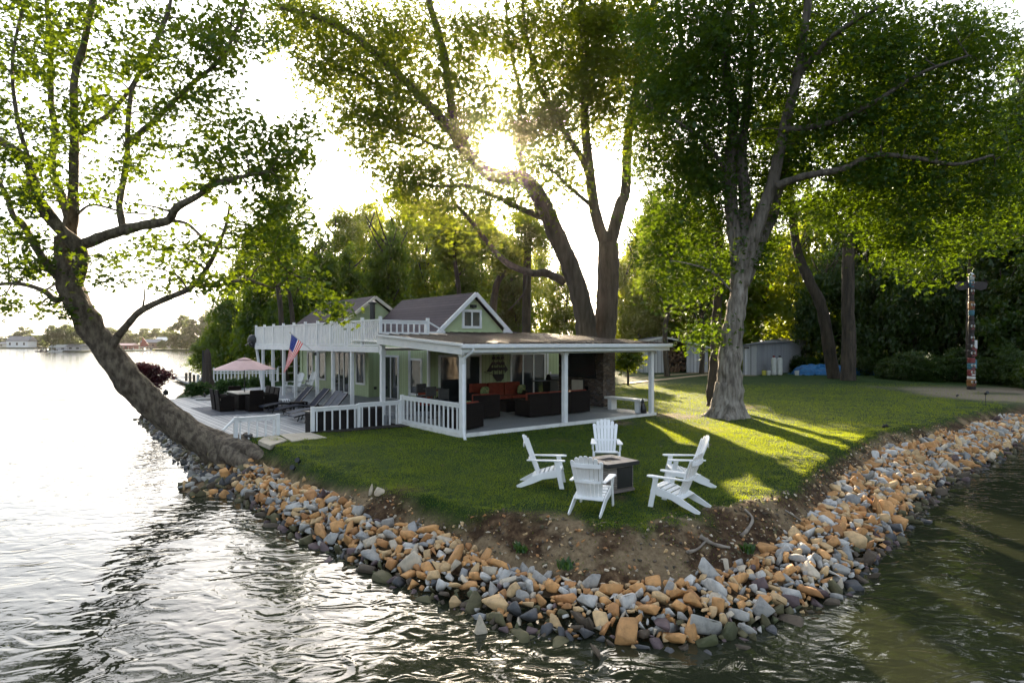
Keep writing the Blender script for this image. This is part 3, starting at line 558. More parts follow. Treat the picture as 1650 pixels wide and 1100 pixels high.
# gable end, window, floodlight
H(MB().slab([(3.62, 7.4, 3.0), (7.38, 7.4, 3.0), (5.5, 7.4, 4.72)], (0, .12, 0)), 'gable_wall', 'siding_g')
for a, b in (((3.28, 7.12, 2.84), (5.5, 7.12, 4.80)), ((5.5, 7.12, 4.80), (7.72, 7.12, 2.84))): H(MB().beam(a, b, .06, .17), 'barge_board', 'white')
H(MB().box(3.55, 7.5, 7.30, 7.38, 2.97, 3.13), 'gable_band', 'white')
def window(t0, t1, z0, z1, face, at_, parent=None, mull=0, name='window', trim='white', fr=.09):
    """face 'f': wall along x at y=at_ ; face 'l': wall along y at x=at_"""
    def bx(m, a0, a1, d0, d1, za, zb): return m.box(a0, a1, at_ - d1, at_ - d0, za, zb) if face == 'f' else m.box(at_ - d1, at_ - d0, a0, a1, za, zb)
    w_ = MB(); bx(w_, t0 - fr, t0, 0, .05, z0 - fr, z1 + fr); bx(w_, t1, t1 + fr, 0, .05, z0 - fr, z1 + fr); bx(w_, t0, t1, 0, .05, z1, z1 + fr); bx(w_, t0, t1, 0, .05, z0 - fr, z0)
    fo = H(w_, name, trim)
    g = MB(); bx(g, t0, t1, .004, .012, z0, z1); g.build('pane', M['glass'], fo)
    for k in range(mull):
        c = t0 + (t1 - t0) * (k + 1) / (mull + 1); q = MB(); bx(q, c - .035, c + .035, .0125, .04, z0, z1); q.build('mullion', M['white'], fo)
    return fo
window(5.05, 5.85, 3.42, 4.02, 'f', 7.4, mull=1, fr=.11)
b_ = MB().box(5.05, 5.85, 7.382, 7.386, 3.46, 4.0)
fl = H(MB().box(5.36, 5.64, 7.28, 7.4, 4.22, 4.34), 'floodlight', 'darkmetal'); MB().lathe([(.05, 0), (.06, .1)], 10).build('lamp_head', M['darkmetal'], fl).location = (5.42, 7.24, 4.18)
# right-hand flared roof
roof_plane((7.3, 7.15, 3.22), (7.3, 16, 3.22), (11.1, 16, 2.95), (11.1, 7.5, 2.95), .07, 'low_roof', 'shingle')
H(MB().slab([(7.05, 7.1, 3.42), (7.5, 7.1, 3.12), (8.9, 7.1, 3.06), (8.9, 7.1, 3.0), (6.9, 7.1, 2.98)], (0, .06, 0)), 'flared_fascia', 'white')
# second gable, its wall, chimney
roof_plane((1.45, 14.3, 2.9), (1.45, 21.0, 2.9), (4.3, 21.0, 5.08), (4.3, 14.3, 5.08), .07, 'roof', 'shingle'); roof_plane((4.3, 14.3, 5.08), (4.3, 21.0, 5.08), (7.6, 21.0, 2.9), (7.6, 14.3, 2.9), .07, 'roof_slope', 'shingle')
H(MB().slab([(1.9, 14.5, 2.9), (7.0, 14.5, 2.9), (4.3, 14.5, 4.93)], (0, .12, 0)), 'gable_wall', 'siding_g'); H(MB().slab([(1.9, 20.8, 2.9), (7.0, 20.8, 2.9), (4.3, 20.8, 4.93)], (0, .12, 0)), 'gable_wall', 'siding_g')
for a, b in (((1.5, 14.27, 2.85), (4.3, 14.27, 5.0)), ((4.3, 14.27, 5.0), (7.55, 14.27, 2.85))): H(MB().beam(a, b, .06, .15), 'barge_board', 'tan')
roof_plane((2.3, 13.0, 3.5), (2.3, 14.6, 3.75), (6.5, 14.6, 3.75), (6.5, 13.0, 3.5), .06, 'low_roof', 'metalroof')
H(MB().box(2.6, 4.6, 11.9, 20.6, 2.5, 2.9), 'upper_wall', 'siding_g')
H(MB().box(2.9, 10.6, 20.9, 25.0, 2.6, 2.75), 'rear_roof', 'shingle')
ch = H(MB().lathe([(.13, 3.5), (.13, 4.62)], 12, (3.8, 13.6)), 'chimney', 'darkmetal', smooth=False); MB().lathe([(.2, 4.62), (.2, 4.7), (.05, 4.78)], 12, (3.8, 13.6)).build('chimney_cap', M['darkmetal'], ch)
# doors on the lake side
window(12.15, 12.95, .82, 2.15, 'l', 2.7); window(16.85, 17.65, .82, 2.15, 'l', 2.7); window(21.6, 22.4, .7, 2.1, 'l', 4.25)
def slider(t0, t1, z0, z1, face, at_, n=2, name='patio_door', hand=True):
    fo = window(t0, t1, z0 + .09, z1, face, at_, mull=n - 1, name=name)
    if hand:
        c = (t0 + t1) / 2 + .09; (MB().box(c, c + .03, at_ - .09, at_ - .05, z0 + .95, z0 + 1.2) if face == 'f' else MB().box(at_ - .09, at_ - .05, c, c + .03, z0 + .95, z0 + 1.2)).build('handle', M['darkmetal'], fo)
    return fo
slider(13.85, 15.6, .2, 2.2, 'l', 2.7, 3); slider(18.65, 19.3, .2, 2.15, 'l', 2.7, 1, 'glazed_door'); slider(10.0, 11.35, .12, 2.05, 'l', 3.3, 2); window(7.98, 8.85, .55, 1.95, 'l', 3.3)
slider(3.85, 5.85, .1, 2.1, 'f', 7.4, 2); slider(7.65, 9.6, .1, 2.15, 'f', 7.4, 3, 'french_door')
H(MB().box(3.2, 3.3, 8.9, 8.92, .1, 2.4), 'corner_board', 'white')
H(MB().box(9.98, 10.06, 7.37, 7.4, 1.2, 1.32), 'light_switch', 'white'); H(MB().box(2.95, 3.07, 11.66, 11.7, .55, .67), 'socket_box', 'darkmetal')
# porch floor, skirt, posts, roof
H(MB().box(0.02, 8.62, 0.03, 7.4, -.02, .1), 'porch_floor', 'porchfloor'); H(MB().box(-.02, 8.64, -.01, .028, -.07, .112), 'floor_skirt', 'offwhite'); H(MB().box(8.622, 8.66, .03, 7.4, -.07, .112), 'floor_skirt', 'offwhite')
H(MB().box(6.4, 8.1, .1, .4, -.3, -.08), 'footing_block', 'concrete'); H(MB().box(.1, 8.5, .4, 7.3, -.4, -.03), 'foundation', 'mulch')
for (t, s, z0) in ((.05, .07, .0), (4.06, .08, .1), (8.47, .1, .1), (.0, 4.95, -.1)):
    p = H(MB().box(t - .075, t + .075, s - .075, s + .075, z0, 2.6), 'porch_post', 'white', bevel=.008); MB().box(t - .09, t + .09, s - .09, s + .09, 2.3, 2.42).build('post_collar', M['white'], p)
def rz_(s): return 2.66 + .062 * s
pr = H(MB().slab([(-.2, -.25, rz_(-.25)), (9.1, -.25, rz_(-.25)), (9.1, 7.35, rz_(7.35)), (3.3, 7.35, rz_(7.35)), (1.9, 5.0, rz_(5.0)), (-.2, 5.0, rz_(5.0))], (0, 0, -.05)), 'porch_roof', 'metalroof')
for k in range(24):
    t = -.1 + k * .4; s1 = 7.3 if t > 3.3 else 5.0
    MB().beam((t, -.24, rz_(-.24) + .025), (t, s1, rz_(s1) + .025), .05, .055).build('roof_rib', M['metalroof'], pr)
H(MB().box(.0, 8.6, .0, .14, 2.36, 2.56), 'porch_beam', 'white'); H(MB().slab([(-.15, -.2, 2.36), (-.15, 5.05, 2.66), (-.15, 5.05, 2.93), (-.15, -.2, 2.6)], (.1, 0, 0)), 'rake_fascia', 'white'); H(MB().slab([(-.22, -.27, 2.6), (-.22, 5.05, 2.93), (-.22, 5.05, 3.0), (-.22, -.27, 2.68)], (.06, 0, 0)), 'rake_trim', 'white')
H(MB().slab([(8.95, -.2, 2.45), (8.95, 7.3, 2.9), (8.95, 7.3, 3.1), (8.95, -.2, 2.62)], (.1, 0, 0)), 'rake_fascia', 'white'); H(MB().box(8.45, 8.55, 0.1, 7.3, 2.36, 2.5), 'porch_beam', 'white')
H(MB().slab([(-.1, .0, 2.59), (8.95, .0, 2.59), (8.95, 7.3, 2.8), (-.1, 7.3, 2.8)], (0, 0, -.03)), 'porch_ceiling', 'offwhite')
gt = H(MB().box(-.25, 9.15, -.38, -.26, 2.54, 2.66), 'gutter', 'white', bevel=.02); H(MB().box(-.2, 9.1, -.25, -.2, 2.42, 2.6), 'front_fascia', 'white')
dp = MB(); P = smooth_path([(.12, -.32, 2.56), (.12, -.32, 2.45), (.0, -.08, 2.25), (-.0, -.06, 2.1)], 3); dp.tube(P, .045, 8); dp.tube([(0, -.06, 2.1), (0, -.06, .25), (-.03, -.12, .12), (-.16, -.38, -.02)], .045, 8); H(dp, 'downspout', 'white', smooth=True)
# porch railing
def railing(p0, p1, zt, zb, n, wdt, parent, name='railing', bal=.04, lean=0, top=.1, posts=(), mat='white', floorp=0):
    """p0,p1 local xy; a top rail that is the part, balusters and posts under it"""
    a, b = Vector((*p0, 0)), Vector((*p1, 0)); d = (b - a).normalized(); up = Vector((0, 0, 1)); m_ = MB()
    m_.beam(a + up * (zt - .02), b + up * (zt - .02), top, .04); m_.beam(a + up * (zt - .09), b + up * (zt - .09), .04, .09); r_ = m_.build(name, M[mat], parent)
    MB().beam(a + up * (zb + .05), b + up * (zb + .05), .04, .09).build('bottom_rail', M[mat], r_)
    for k in range(n):
        q = a.lerp(b, (k + .5) / n); MB().beam(q + up * (zb + .02), q + up * (zt - .1), bal, bal, up=d).build('baluster', M[mat], r_)
    for t in posts:
        q = a.lerp(b, t); MB().beam(q + up * (zb - .12), q + up * (zt + .02 + floorp), .1, .1, up=d).build('newel_post', M[mat], r_)
    return r_
railing((0, .14), (0, 3.56), .97, .1, 14, .04, house, 'porch_railing', posts=(1,)); 
H(MB().box(-.04, .02, .1, 3.6, -.12, .12), 'floor_skirt', 'offwhite')
# lake side platform and steps
H(MB().box(-.35, 3.3, 4.6, 21.5, -.1, .2), 'platform', 'deck2'); H(MB().box(-.75, -.352, 5.2, 21.5, -.1, .06), 'platform_step', 'deck2')
# balcony
bal = H(MB().box(-.06, 2.7, 5.06, 19.5, 2.42, 2.5), 'balcony_floor', 'offwhite'); MB().box(-.1, -.06, 5.06, 19.5, 2.36, 2.58).build('balcony_fascia', M['white'], bal)
for s in (7.4, 9.2, 10.9, 13.5, 15.1, 16.7, 18.3): H(MB().box(-.09, .03, s - .06, s + .06, .2, 2.42), 'balcony_post', 'white')
H(MB().beam((-.02, 18.4, .2), (-.02, 19.45, 2.4), .1, .1), 'balcony_brace', 'white')
ns = 10; ss = [5.06 + k * (19.5 - 5.06) / ns for k in range(ns + 1)]
br = MB(); br.beam((-.03, 5.06, 3.5), (-.03, 19.5, 3.5), .07, .05); br = H(br, 'balcony_railing', 'white'); MB().beam((-.03, 5.06, 2.62), (-.03, 19.5, 2.62), .05, .05).build('bottom_rail', M['white'], br)
for s in ss: MB().box(-.08, .02, s - .05, s + .05, 2.4, 3.62).build('newel_post', M['white'], br)
nb = 88
for k in range(nb):
    s = 5.06 + (k + .5) * (19.5 - 5.06) / nb; MB().box(-.045, -.015, s - .035, s + .035, 2.64, 3.48).build('baluster', M['white'], br)
railing((.02, 5.03), (1.85, 5.03), 3.5, 2.98, 8, .04, house, 'balcony_end_railing', posts=(1,), floorp=.08, bal=.045)
H(MB().beam((1.9, 5.03, 3.45), (2.6, 5.03, 3.1), .05, .05), 'sloping_brace', 'white'); H(MB().beam((1.9, 5.03, 3.08), (2.6, 5.03, 3.08), .05, .05), 'sloping_brace', 'white')
railing((-.03, 19.5), (2.7, 19.5), 3.5, 2.5, 12, .04, house, 'balcony_end_railing')
# fireplace chimney breast is part of the house
fp = H(MB().box(8.62, 9.32, 2.65, 5.3, -.1, 2.78), 'fireplace', 'stonebrick'); MB().box(8.50, 8.62, 2.9, 5.1, 1.12, 1.2).build('mantel', M['stonebrick'], fp); MB().box(8.60, 8.622, 3.5, 4.4, .25, .9).build('firebox', M['black'], fp)
# ------------------------------------------------------------------ deck
dA, dB, dC = gp(377, 713, -.08), gp(262, 645, -.08), gp(425, 623.5, -.08)
c0 = L(-.02, 3.62); c1 = L(3.3, 3.62); c2 = L(3.2, 7.0); dS = L(-.2, 20.5)
dk = MB(); ic, isn = math.cos(-PHI), math.sin(-PHI)
def tl(p): q = Vector(p) - HO; return (q.x * ic - q.y * isn, q.x * isn + q.y * ic)
dk.prism([tl(dA), tl(c0), (-.02, 4.6), (-.3, 4.6), (-.3, 21), tl(dC), tl(dB)], -.2, -.08)
deckth = thing('wooden_deck', 'low weathered grey board deck over the lake edge beside the house', 'deck', HO, PHI)
dk.build('deck_boards', M['deck'], deckth)
a, b = tl(dA), tl(dB); MB().beam((a[0] - .03, a[1], -.2), (b[0] - .03, b[1], -.2), .05, .26).build('rim_board', M['deck2'], deckth)
for k in range(6):
    x, y = a[0] + (b[0] - a[0]) * (k + .5) / 6, a[1] + (b[1] - a[1]) * (k + .5) / 6; MB().box(x, x + .15, y - .08, y + .08, -1.3, -.2).build('pile', M['wood'], deckth)
# deck fences
f1 = thing('deck_railing', 'long white railing at the lawn edge of the deck with dark planters behind it', 'railing', HO, PHI)
railing((-2.97, 3.62), (-1.5, 3.62), .76, -.08, 6, .04, f1, 'top_rail', posts=(0, 1)); railing((-1.5, 3.62), (-.05, 3.62), .80, -.08, 6, .04, f1, 'top_rail', posts=(1,))
f2 = thing('deck_railing', 'short white railing with a sloping handrail end beside the flagstones', 'railing', HO, PHI, None)
railing((-5.15, 3.62), (-4.0, 3.62), .62, -.1, 5, .04, f2, 'top_rail', posts=(0, 1)); MB().beam((-5.15, 3.6, .62), (-5.5, 3.55, .30), .09, .05).build('handrail', M['white'], f2)
pb = thing('planter_box', 'dark boarded planter box standing behind the long white deck railing', 'planter', L(-1.6, 3.95), PHI); MB().box(-1.4, 1.0, -.2, .2, -.08, .58).build('box', M['planter'], pb); MB().box(-1.44, 1.02, -.22, .22, .58, .62).build('rim', M['darkmetal'], pb); MB().box(-1.3, .95, -.16, .16, .6, .63).build('soil', M['mulch'], pb)
o = MB().slab([L(-3.05, 3.56, .0), L(-.05, 3.55, .0), L(-.1, 2.9, .0), L(-.8, 3.0), L(-2.4, 3.12)], (0, 0, -.06)).build('mulch_bed', 'mulch'); o.location.z = .04; tag(o, 'strip of dark mulch at the foot of the white deck railing', kind='structure')
o = MB().slab([gp(*q) for q in ((425, 707, -.02), (446, 703.5, -.02), (463, 712, -.02), (435, 721, -.02), (416, 713, -.02))], (0, 0, -.12)).build('flagstone', 'slab', bevel=.01); o.location.z = .06; tag(o, 'small tan flagstone nearest the leaning tree at the deck edge', 'flagstone')
o = MB().slab([gp(*q) for q in ((450, 703, -.02), (500, 699.5, -.02), (527, 708, -.02), (470, 714, -.02))], (0, 0, -.12)).build('flagstone', 'slab', bevel=.01); o.location.z = .065; tag(o, 'long tan flagstone leading from the lawn on to the deck', 'flagstone')
# ------------------------------------------------------------------ porch contents
def sofa_unit(parent, x0, x1, depth=.8, hb=.82, arm=(1, 1), n=1, cush='redcush'):
    """back plane at y=0, seat towards +y"""
    MB().box(x0, x1, 0, depth, .04, .3).build('base', M['wicker'], parent, bevel=.015)
    w_ = (x1 - x0) / n
    for k in range(n):
        MB().box(x0 + k * w_ + .004, x0 + (k + 1) * w_ - .004, -.02, .12, .04, hb).build('back_panel', M['wicker'], parent, bevel=.02)
        MB().box(x0 + k * w_ + .03, x0 + (k + 1) * w_ - .03, .125, .27, .42, hb + .03).build('back_cushion', M[cush], parent, bevel=.04, seg=3)
        MB().box(x0 + k * w_ + .02, x0 + (k + 1) * w_ - .02, .24, depth, .301, .43).build('seat_cushion', M[cush], parent, bevel=.04, seg=3)
    for i, (a_, xs) in enumerate(zip(arm, (x0 - .002, x1 - .13))):
        if a_: MB().box(xs, xs + .132, .0, depth, .04, .6).build('arm', M['wicker'], parent, bevel=.02)
G1 = 'wicker seating on the porch'
s1 = thing('wicker_sofa', 'dark wicker sofa with its three-panel back turned to the lawn', 'sofa', L(5.38, 1.68, .1), PHI, G1); sofa_unit(s1, -1.48, 1.48, n=3)
s2 = thing('wicker_sofa', 'dark wicker sofa with rust red cushions facing the lawn under the ship', 'sofa', L(5.6, 6.1, .1), PHI + math.pi, G1); sofa_unit(s2, -1.3, 1.3, n=3, hb=.92)
s3 = thing('wicker_armchair', 'dark wicker armchair nearest the corner downspout, back to the lawn', 'armchair', L(.85, .62, .1), PHI + .3, G1); sofa_unit(s3, -.45, .45, hb=.78)
s4 = thing('wicker_armchair', 'dark wicker armchair between the corner armchair and the long sofa', 'armchair', L(2.6, 2.35, .1), PHI - .12, G1); sofa_unit(s4, -.5, .5, hb=.82)
s5 = thing('wicker_armchair', 'dark wicker armchair with a red cushion in front of the sliding door', 'armchair', L(2.3, 5.6, .1), PHI + math.pi - .7, G1); sofa_unit(s5, -.45, .45)
def pillow(loc, rz, rx, label, mat='greencush', name='throw_pillow', cat='pillow'):
    m_ = MB(); bm = bmesh.new(); bmesh.ops.create_uvsphere(bm, u_segments=12, v_segments=8, radius=1)
    for v in bm.verts: v.co = Vector((math.copysign(abs(v.co.x) ** .6, v.co.x) * .21, math.copysign(abs(v.co.y), v.co.y) * .08, math.copysign(abs(v.co.z) ** .6, v.co.z) * .21))
    me = bpy.data.meshes.new(name); bm.to_mesh(me); bm.free(); me.polygons.foreach_set('use_smooth', [True] * len(me.polygons)); o = link(me, name, M[mat]); o.location = loc; o.rotation_euler = (rx, 0, rz); return tag(o, label, cat)
pillow(L(6.75, 5.6, .74), PHI, .3, 'green patterned pillow at the right end of the red sofa'); pillow(L(4.8, 5.55, .74), PHI, .3, 'green patterned pillow at the left end of the red sofa'); pillow(L(.9, .98, .72), PHI + .3, -.3, 'green patterned pillow on the armchair by the downspout'); pillow(L(2.35, 5.2, .7), PHI + .7, .2, 'green patterned pillow in the armchair by the sliding door')
ct = thing('coffee_table', 'low dark wicker coffee table in the middle of the porch seating', 'table', L(4.9, 3.9, .1), PHI); MB().box(-.6, .6, -.35, .35, .38, .42).build('table_top', M['wicker'], ct, bevel=.01); MB().box(-.5, .5, -.28, .28, .0, .38).build('base', M['wicker'], ct)
bt = thing('outdoor_counter', 'dark counter table against the porch back wall beside the french doors', 'counter', L(9.1, 6.3, .1), PHI); MB().box(-1.0, 1.0, -.3, .3, .86, .9).build('counter_top', M['black'], bt); MB().box(-.3, .9, -.25, .25, 0, .86).build('cabinet', M['darkmetal'], bt)
gr_ = thing('tabletop_grill', 'small black grill standing on the dark porch counter', 'grill', L(9.2, 6.3, 1.0), PHI); MB().box(-.3, .3, -.18, .18, 0.003, .12).build('base', M['black'], gr_, bevel=.02); MB().tube([(-.28, 0, .13), (.28, 0, .13)], .15, 12).build('lid', M['black'], gr_)
tv = thing('television', 'wide black television mounted on the stone fireplace', 'television', L(8.56, 3.98, 1.72), PHI); t_ = MB().box(-.06, .0, -.95, .95, -.48, .62).build('casing', M['black'], tv, bevel=.01); MB().box(-.066, -.061, -.92, .92, -.45, .59).build('screen', M['glass'], tv); tv.rotation_euler = (0, R(-7), PHI)
fs = thing('fire_screen', 'small pale panel standing against the fireplace under the television', 'screen', L(8.4, 3.9, .1), PHI); MB().box(-.02, .02, -.36, .36, .5, 1.05).build('panel', M['tan'], fs); MB().box(-.025, .025, -.38, -.34, 0, 1.07).build('stand', M['darkmetal'], fs); MB().box(-.025, .025, .34, .38, 0, 1.07).build('stand', M['darkmetal'], fs)
be = thing('bench', 'white plank bench at the right end of the porch', 'bench', L(8.3, 1.2, .1), PHI); MB().box(-.22, .22, -.9, .9, .42, .50).build('seat', M['offwhite'], be, bevel=.01)
for y in (-.68, .68): MB().box(-.15, .15, y - .1, y + .1, .0, .42).build('leg', M['white'], be)
# black cat figure beside the end post
cf = thing('cat_statue', 'black sitting cat statue beside the right end porch post', 'statue', L(8.25, .28, .1), PHI + 2.5)
m_ = MB(); m_.tube(smooth_path([(0, 0, 0), (0, .01, .12), (.01, 0, .25), (.03, 0, .36), (.05, 0, .40)], 3), [.10, .105, .11, .11, .11, .1, .09, .08, .07, .06, .055, .05, .045], 12); m_.build('body', M['black'], cf, smooth=True)
m_ = MB(); m_.tube([(-.01, 0, .37), (.02, 0, .40), (.05, 0, .44), (.1, 0, .44), (.13, 0, .42)], [.03, .06, .065, .05, .02], 10); m_.tube([(.03, .04, .48), (.03, .05, .55)], [.025, .003], 6); m_.tube([(.03, -.04, .48), (.03, -.05, .55)], [.025, .003], 6); m_.build('head', M['black'], cf, smooth=True)
# ship decoration on the wall
sh = thing('ship_decoration', 'black metal sailing ship silhouette hung on the green porch wall', 'wall decoration', L(6.9, 7.36, .47), PHI); sh.scale = (.85, 1, .85)
MB().slab([(-.42, 0, .98), (.36, 0, .98), (.3, 0, .72), (.15, 0, .6), (-.12, 0, .6), (-.28, 0, .75)], (0, .02, 0)).build('hull', M['black'], sh); MB().beam((-.4, .01, .96), (-.95, .01, 1.12), .02, .02).build('bowsprit', M['black'], sh)
for i, x in enumerate((-.34, -.05, .25)):
    mst = MB().beam((x + .02, .012, .97), (x + .02, .012, 2.1), .025, .025).build('mast', M['black'], sh)
    for j, (z, hw, hh) in enumerate(((1.12, .17, .2), (1.4, .15, .22), (1.7, .12, .2), (1.95, .09, .14))):
        MB().slab([(x - hw, -.003, z), (x - hw * .6, -.003, z + .05), (x, -.003, z + .08), (x + hw * .6, -.003, z + .05), (x + hw, -.003, z), (x + hw * .8, -.003, z + hh), (x - hw * .8, -.003, z + hh)], (0, .01, 0)).build('sail', M['black'], mst)
MB().slab([(.4, 0, 1.02), (.62, 0, 1.2), (.4, 0, 1.45)], (0, .012, 0)).build('spanker_sail', M['black'], sh); MB().slab([(-.5, 0, 1.1), (-.8, 0, 1.12), (-.45, 0, 1.6)], (0, .012, 0)).build('jib_sail', M['black'], sh)
# high bistro set behind the porch railing
bi = thing('bistro_table', 'tall round dark metal table behind the porch side railing', 'table', L(1.4, 3.9, .1), PHI); MB().lathe([(.35, .98), (.35, 1.01)], 20).build('table_top', M['darkmetal'], bi); MB().lathe([(.03, .03), (.03, .98)], 8).build('stem', M['darkmetal'], bi); MB().lathe([(.25, 0), (.22, .03)], 16).build('foot', M['darkmetal'], bi)
def stool(t, s, label):
    st = thing('bar_stool', label, 'stool', L(t, s, .1), PHI, 'stools around the tall porch table'); MB().box(-.2, .2, -.2, .2, .68, .72).build('seat', M['darkmetal'], st); MB().box(-.2, .2, .17, .2, .8, 1.12).build('backrest', M['darkmetal'], st)
    for a_, b2 in ((-1, -1), (1, -1), (1, 1), (-1, 1)): MB().beam((a_ * .22, b2 * .22, 0), (a_ * .17, b2 * .17, .7 if b2 < 0 else 1.1), .025, .025).build('leg', M['darkmetal'], st)
stool(1.0, 3.2, 'dark metal bar stool on the lawn side of the tall porch table'); stool(1.5, 4.7, 'dark metal bar stool on the house side of the tall porch table'); stool(.75, 2.0, 'dark metal bar stool alone behind the middle of the porch railing')
# string lights on the corner post
sl_ = MB(); 
for k in range(5): sl_.tube(smooth_path([(.0, 0, 0), (.1 * random.uniform(-1, 1), .1 * random.uniform(-1, 1), .06 * random.uniform(-1, 1)), (.13 * random.uniform(-1, 1), .1, .05), (0, .02, .02)], 4), .012, 5)
o = sl_.build('light_string', 'tan', smooth=True); o.location = L(8.62, -.02, 2.35); tag(o, 'coil of pale string lights hung at the porch right corner', 'string lights')
#@@PART4
# ------------------------------------------------------------------ deck furniture
DZ = -.08
def wchair(name, label, loc, rz, group):
    c = thing(name, label, 'chair', loc, rz, group)
    MB().box(-.28, .28, -.27, .27, .40, .45).build('seat', M['wicker'], c, bevel=.01); MB().box(-.24, .24, -.24, .27, .451, .50).build('cushion', M['greysling'], c, bevel=.02)
    MB().slab([(-.28, -.23, .02), (.28, -.23, .02), (.28, -.27, .5), (.26, -.33, .88), (-.26, -.33, .88), (-.28, -.27, .5)], (0, -.05, 0)).build('backrest', M['wicker'], c, bevel=.01)
    for x in (-.29, .24): MB().box(x, x + .05, -.25, .27, .02, .62).build('side_panel', M['wicker'], c, bevel=.008)
    return c
GC_ = 'wicker chairs around the dining table'
tcx = gp(397, 655, DZ); T0 = Vector((-11.25, 26.1, DZ)); TR = PHI + R(90)
dt_ = thing('dining_table', 'long dark wicker dining table with a pale top under the pink parasol', 'table', T0, PHI)
MB().box(-.5, .5, -.85, .85, .68, .72).build('table_top', M['tan'], dt_, bevel=.01); MB().box(-.42, .42, -.7, .7, .05, .68).build('base', M['wicker'], dt_)
def dloc(x, y): return T0 + U * x + V * y
c1_ = wchair('dining_chair', 'dark wicker dining chair at the near end of the table, back to the lawn', dloc(.05, -1.2), PHI, GC_)
for (x, y, a, lb) in ((-.85, -.45, -90, 'dark wicker dining chair on the lake side of the table, nearer the lawn'), (-.85, .35, -90, 'dark wicker dining chair on the lake side of the table, nearer the hedge'), (.85, -.5, 90, 'dark wicker dining chair on the house side of the table, nearest the loungers'), (.85, .1, 90, 'middle dark wicker dining chair on the house side of the table'), (.85, .7, 90, 'dark wicker dining chair on the house side of the table, nearest the hedge'), (0, 1.2, 180, 'dark wicker dining chair at the hedge end of the table')):
    dup(c1_, dloc(x, y), PHI + R(a), lb)
rug = MB().box(-1.7, 1.6, -1.9, 1.8, 0, .008).build('rug', 'greysling'); rug.location = T0 + Vector((0, 0, .002)); rug.rotation_euler = (0, 0, PHI); tag(rug, 'thin grey rug under the dining table on the deck', 'rug')
pa = thing('parasol', 'open faded pink parasol over the dining table on the deck', 'parasol', T0, 0)
MB().tube([(0, 0, .02), (0, 0, 2.12)], .022, 8).build('pole', M['darkmetal'], pa); cp = MB(); n = 8; rr_ = 1.28; zz = (1.70, 1.66)
vs = [(0, 0, 2.12)] + [(.35 * math.cos(k * math.pi / 4 + .2), .35 * math.sin(k * math.pi / 4 + .2), 2.03) for k in range(8)] + [(rr_ * math.cos(k * math.pi / 4 + .2), rr_ * math.sin(k * math.pi / 4 + .2), 1.66) for k in range(8)] + [(rr_ * .93 * math.cos((k + .5) * math.pi / 4 + .2), rr_ * .93 * math.sin((k + .5) * math.pi / 4 + .2), 1.685) for k in range(8)]
fs_ = [(0, 1 + k, 1 + (k + 1) % 8) for k in range(8)] + [(1 + k, 9 + k, 17 + k) for k in range(8)] + [(1 + k, 17 + k, 1 + (k + 1) % 8) for k in range(8)] + [(17 + k, 9 + (k + 1) % 8, 1 + (k + 1) % 8) for k in range(8)]
co = cp.add(vs, fs_).build('canopy', M['pink'], pa); s_ = co.modifiers.new('solid', 'SOLIDIFY'); s_.thickness = .006
MB().add([(0, 0, 2.17)] + [(.30 * math.cos(k * math.pi / 4 + .2), .30 * math.sin(k * math.pi / 4 + .2), 2.075) for k in range(8)], [(0, 1 + k, 1 + (k + 1) % 8) for k in range(8)]).build('vent', M['pink'], pa); MB().lathe([(.025, 2.17), (.03, 2.2), (.005, 2.25)], 8).build('finial', M['darkmetal'], pa)
for k in range(8):
    a = k * math.pi / 4 + .2; MB().beam((.03 * math.cos(a), .03 * math.sin(a), 2.06), (rr_ * .97 * math.cos(a), rr_ * .97 * math.sin(a), 1.65), .015, .015).build('rib', M['darkmetal'], pa)
pz = gp(334, 632, DZ); cu = thing('closed_parasol', 'tall folded brown parasol standing at the hedge corner of the deck', 'parasol', pz)
MB().tube([(0, 0, 0), (0, 0, .5)], .03, 8).build('pole', M['darkmetal'], cu)
m_ = MB(); prof = [(.32, .30), (.34, .5), (.26, .75), (.2, 1.1), (.19, 1.5), (.16, 1.9), (.15, 2.15), (.1, 2.35), (.03, 2.45)]
nn = 24; m_.add([(r * (1 + .22 * math.sin(k * 8 * 2 * math.pi / nn * 1) * (1 if j < 7 else .3)) * math.cos(2 * math.pi * k / nn), r * (1 + .22 * math.sin(k * 8 * 2 * math.pi / nn)) * math.sin(2 * math.pi * k / nn), z) for j, (r, z) in enumerate(prof) for k in range(nn)], [(i * nn + k, i * nn + (k + 1) % nn, (i + 1) * nn + (k + 1) % nn, (i + 1) * nn + k) for i in range(len(prof) - 1) for k in range(nn)] + [tuple(range(nn))]); m_.build('folded_canopy', M['browncloth'], cu, smooth=True); MB().box(-.27, -.20, -.04, .04, 0, 2.35).build('mast', M['darkmetal'], cu); MB().box(-.27, .03, -.03, .03, 2.3, 2.36).build('arm', M['darkmetal'], cu)
pb_ = thing('umbrella_stand', 'round pinkish grey parasol base standing empty on the deck', 'umbrella stand', gp(330, 644, DZ)); MB().lathe([(.38, 0), (.40, .05), (.36, .1), (.12, .13), (.04, .14)], 24).build('disc', M['concrete'], pb_, smooth=False); MB().lathe([(.05, .14), (.05, .32)], 10).build('sleeve', M['darkmetal'], pb_)
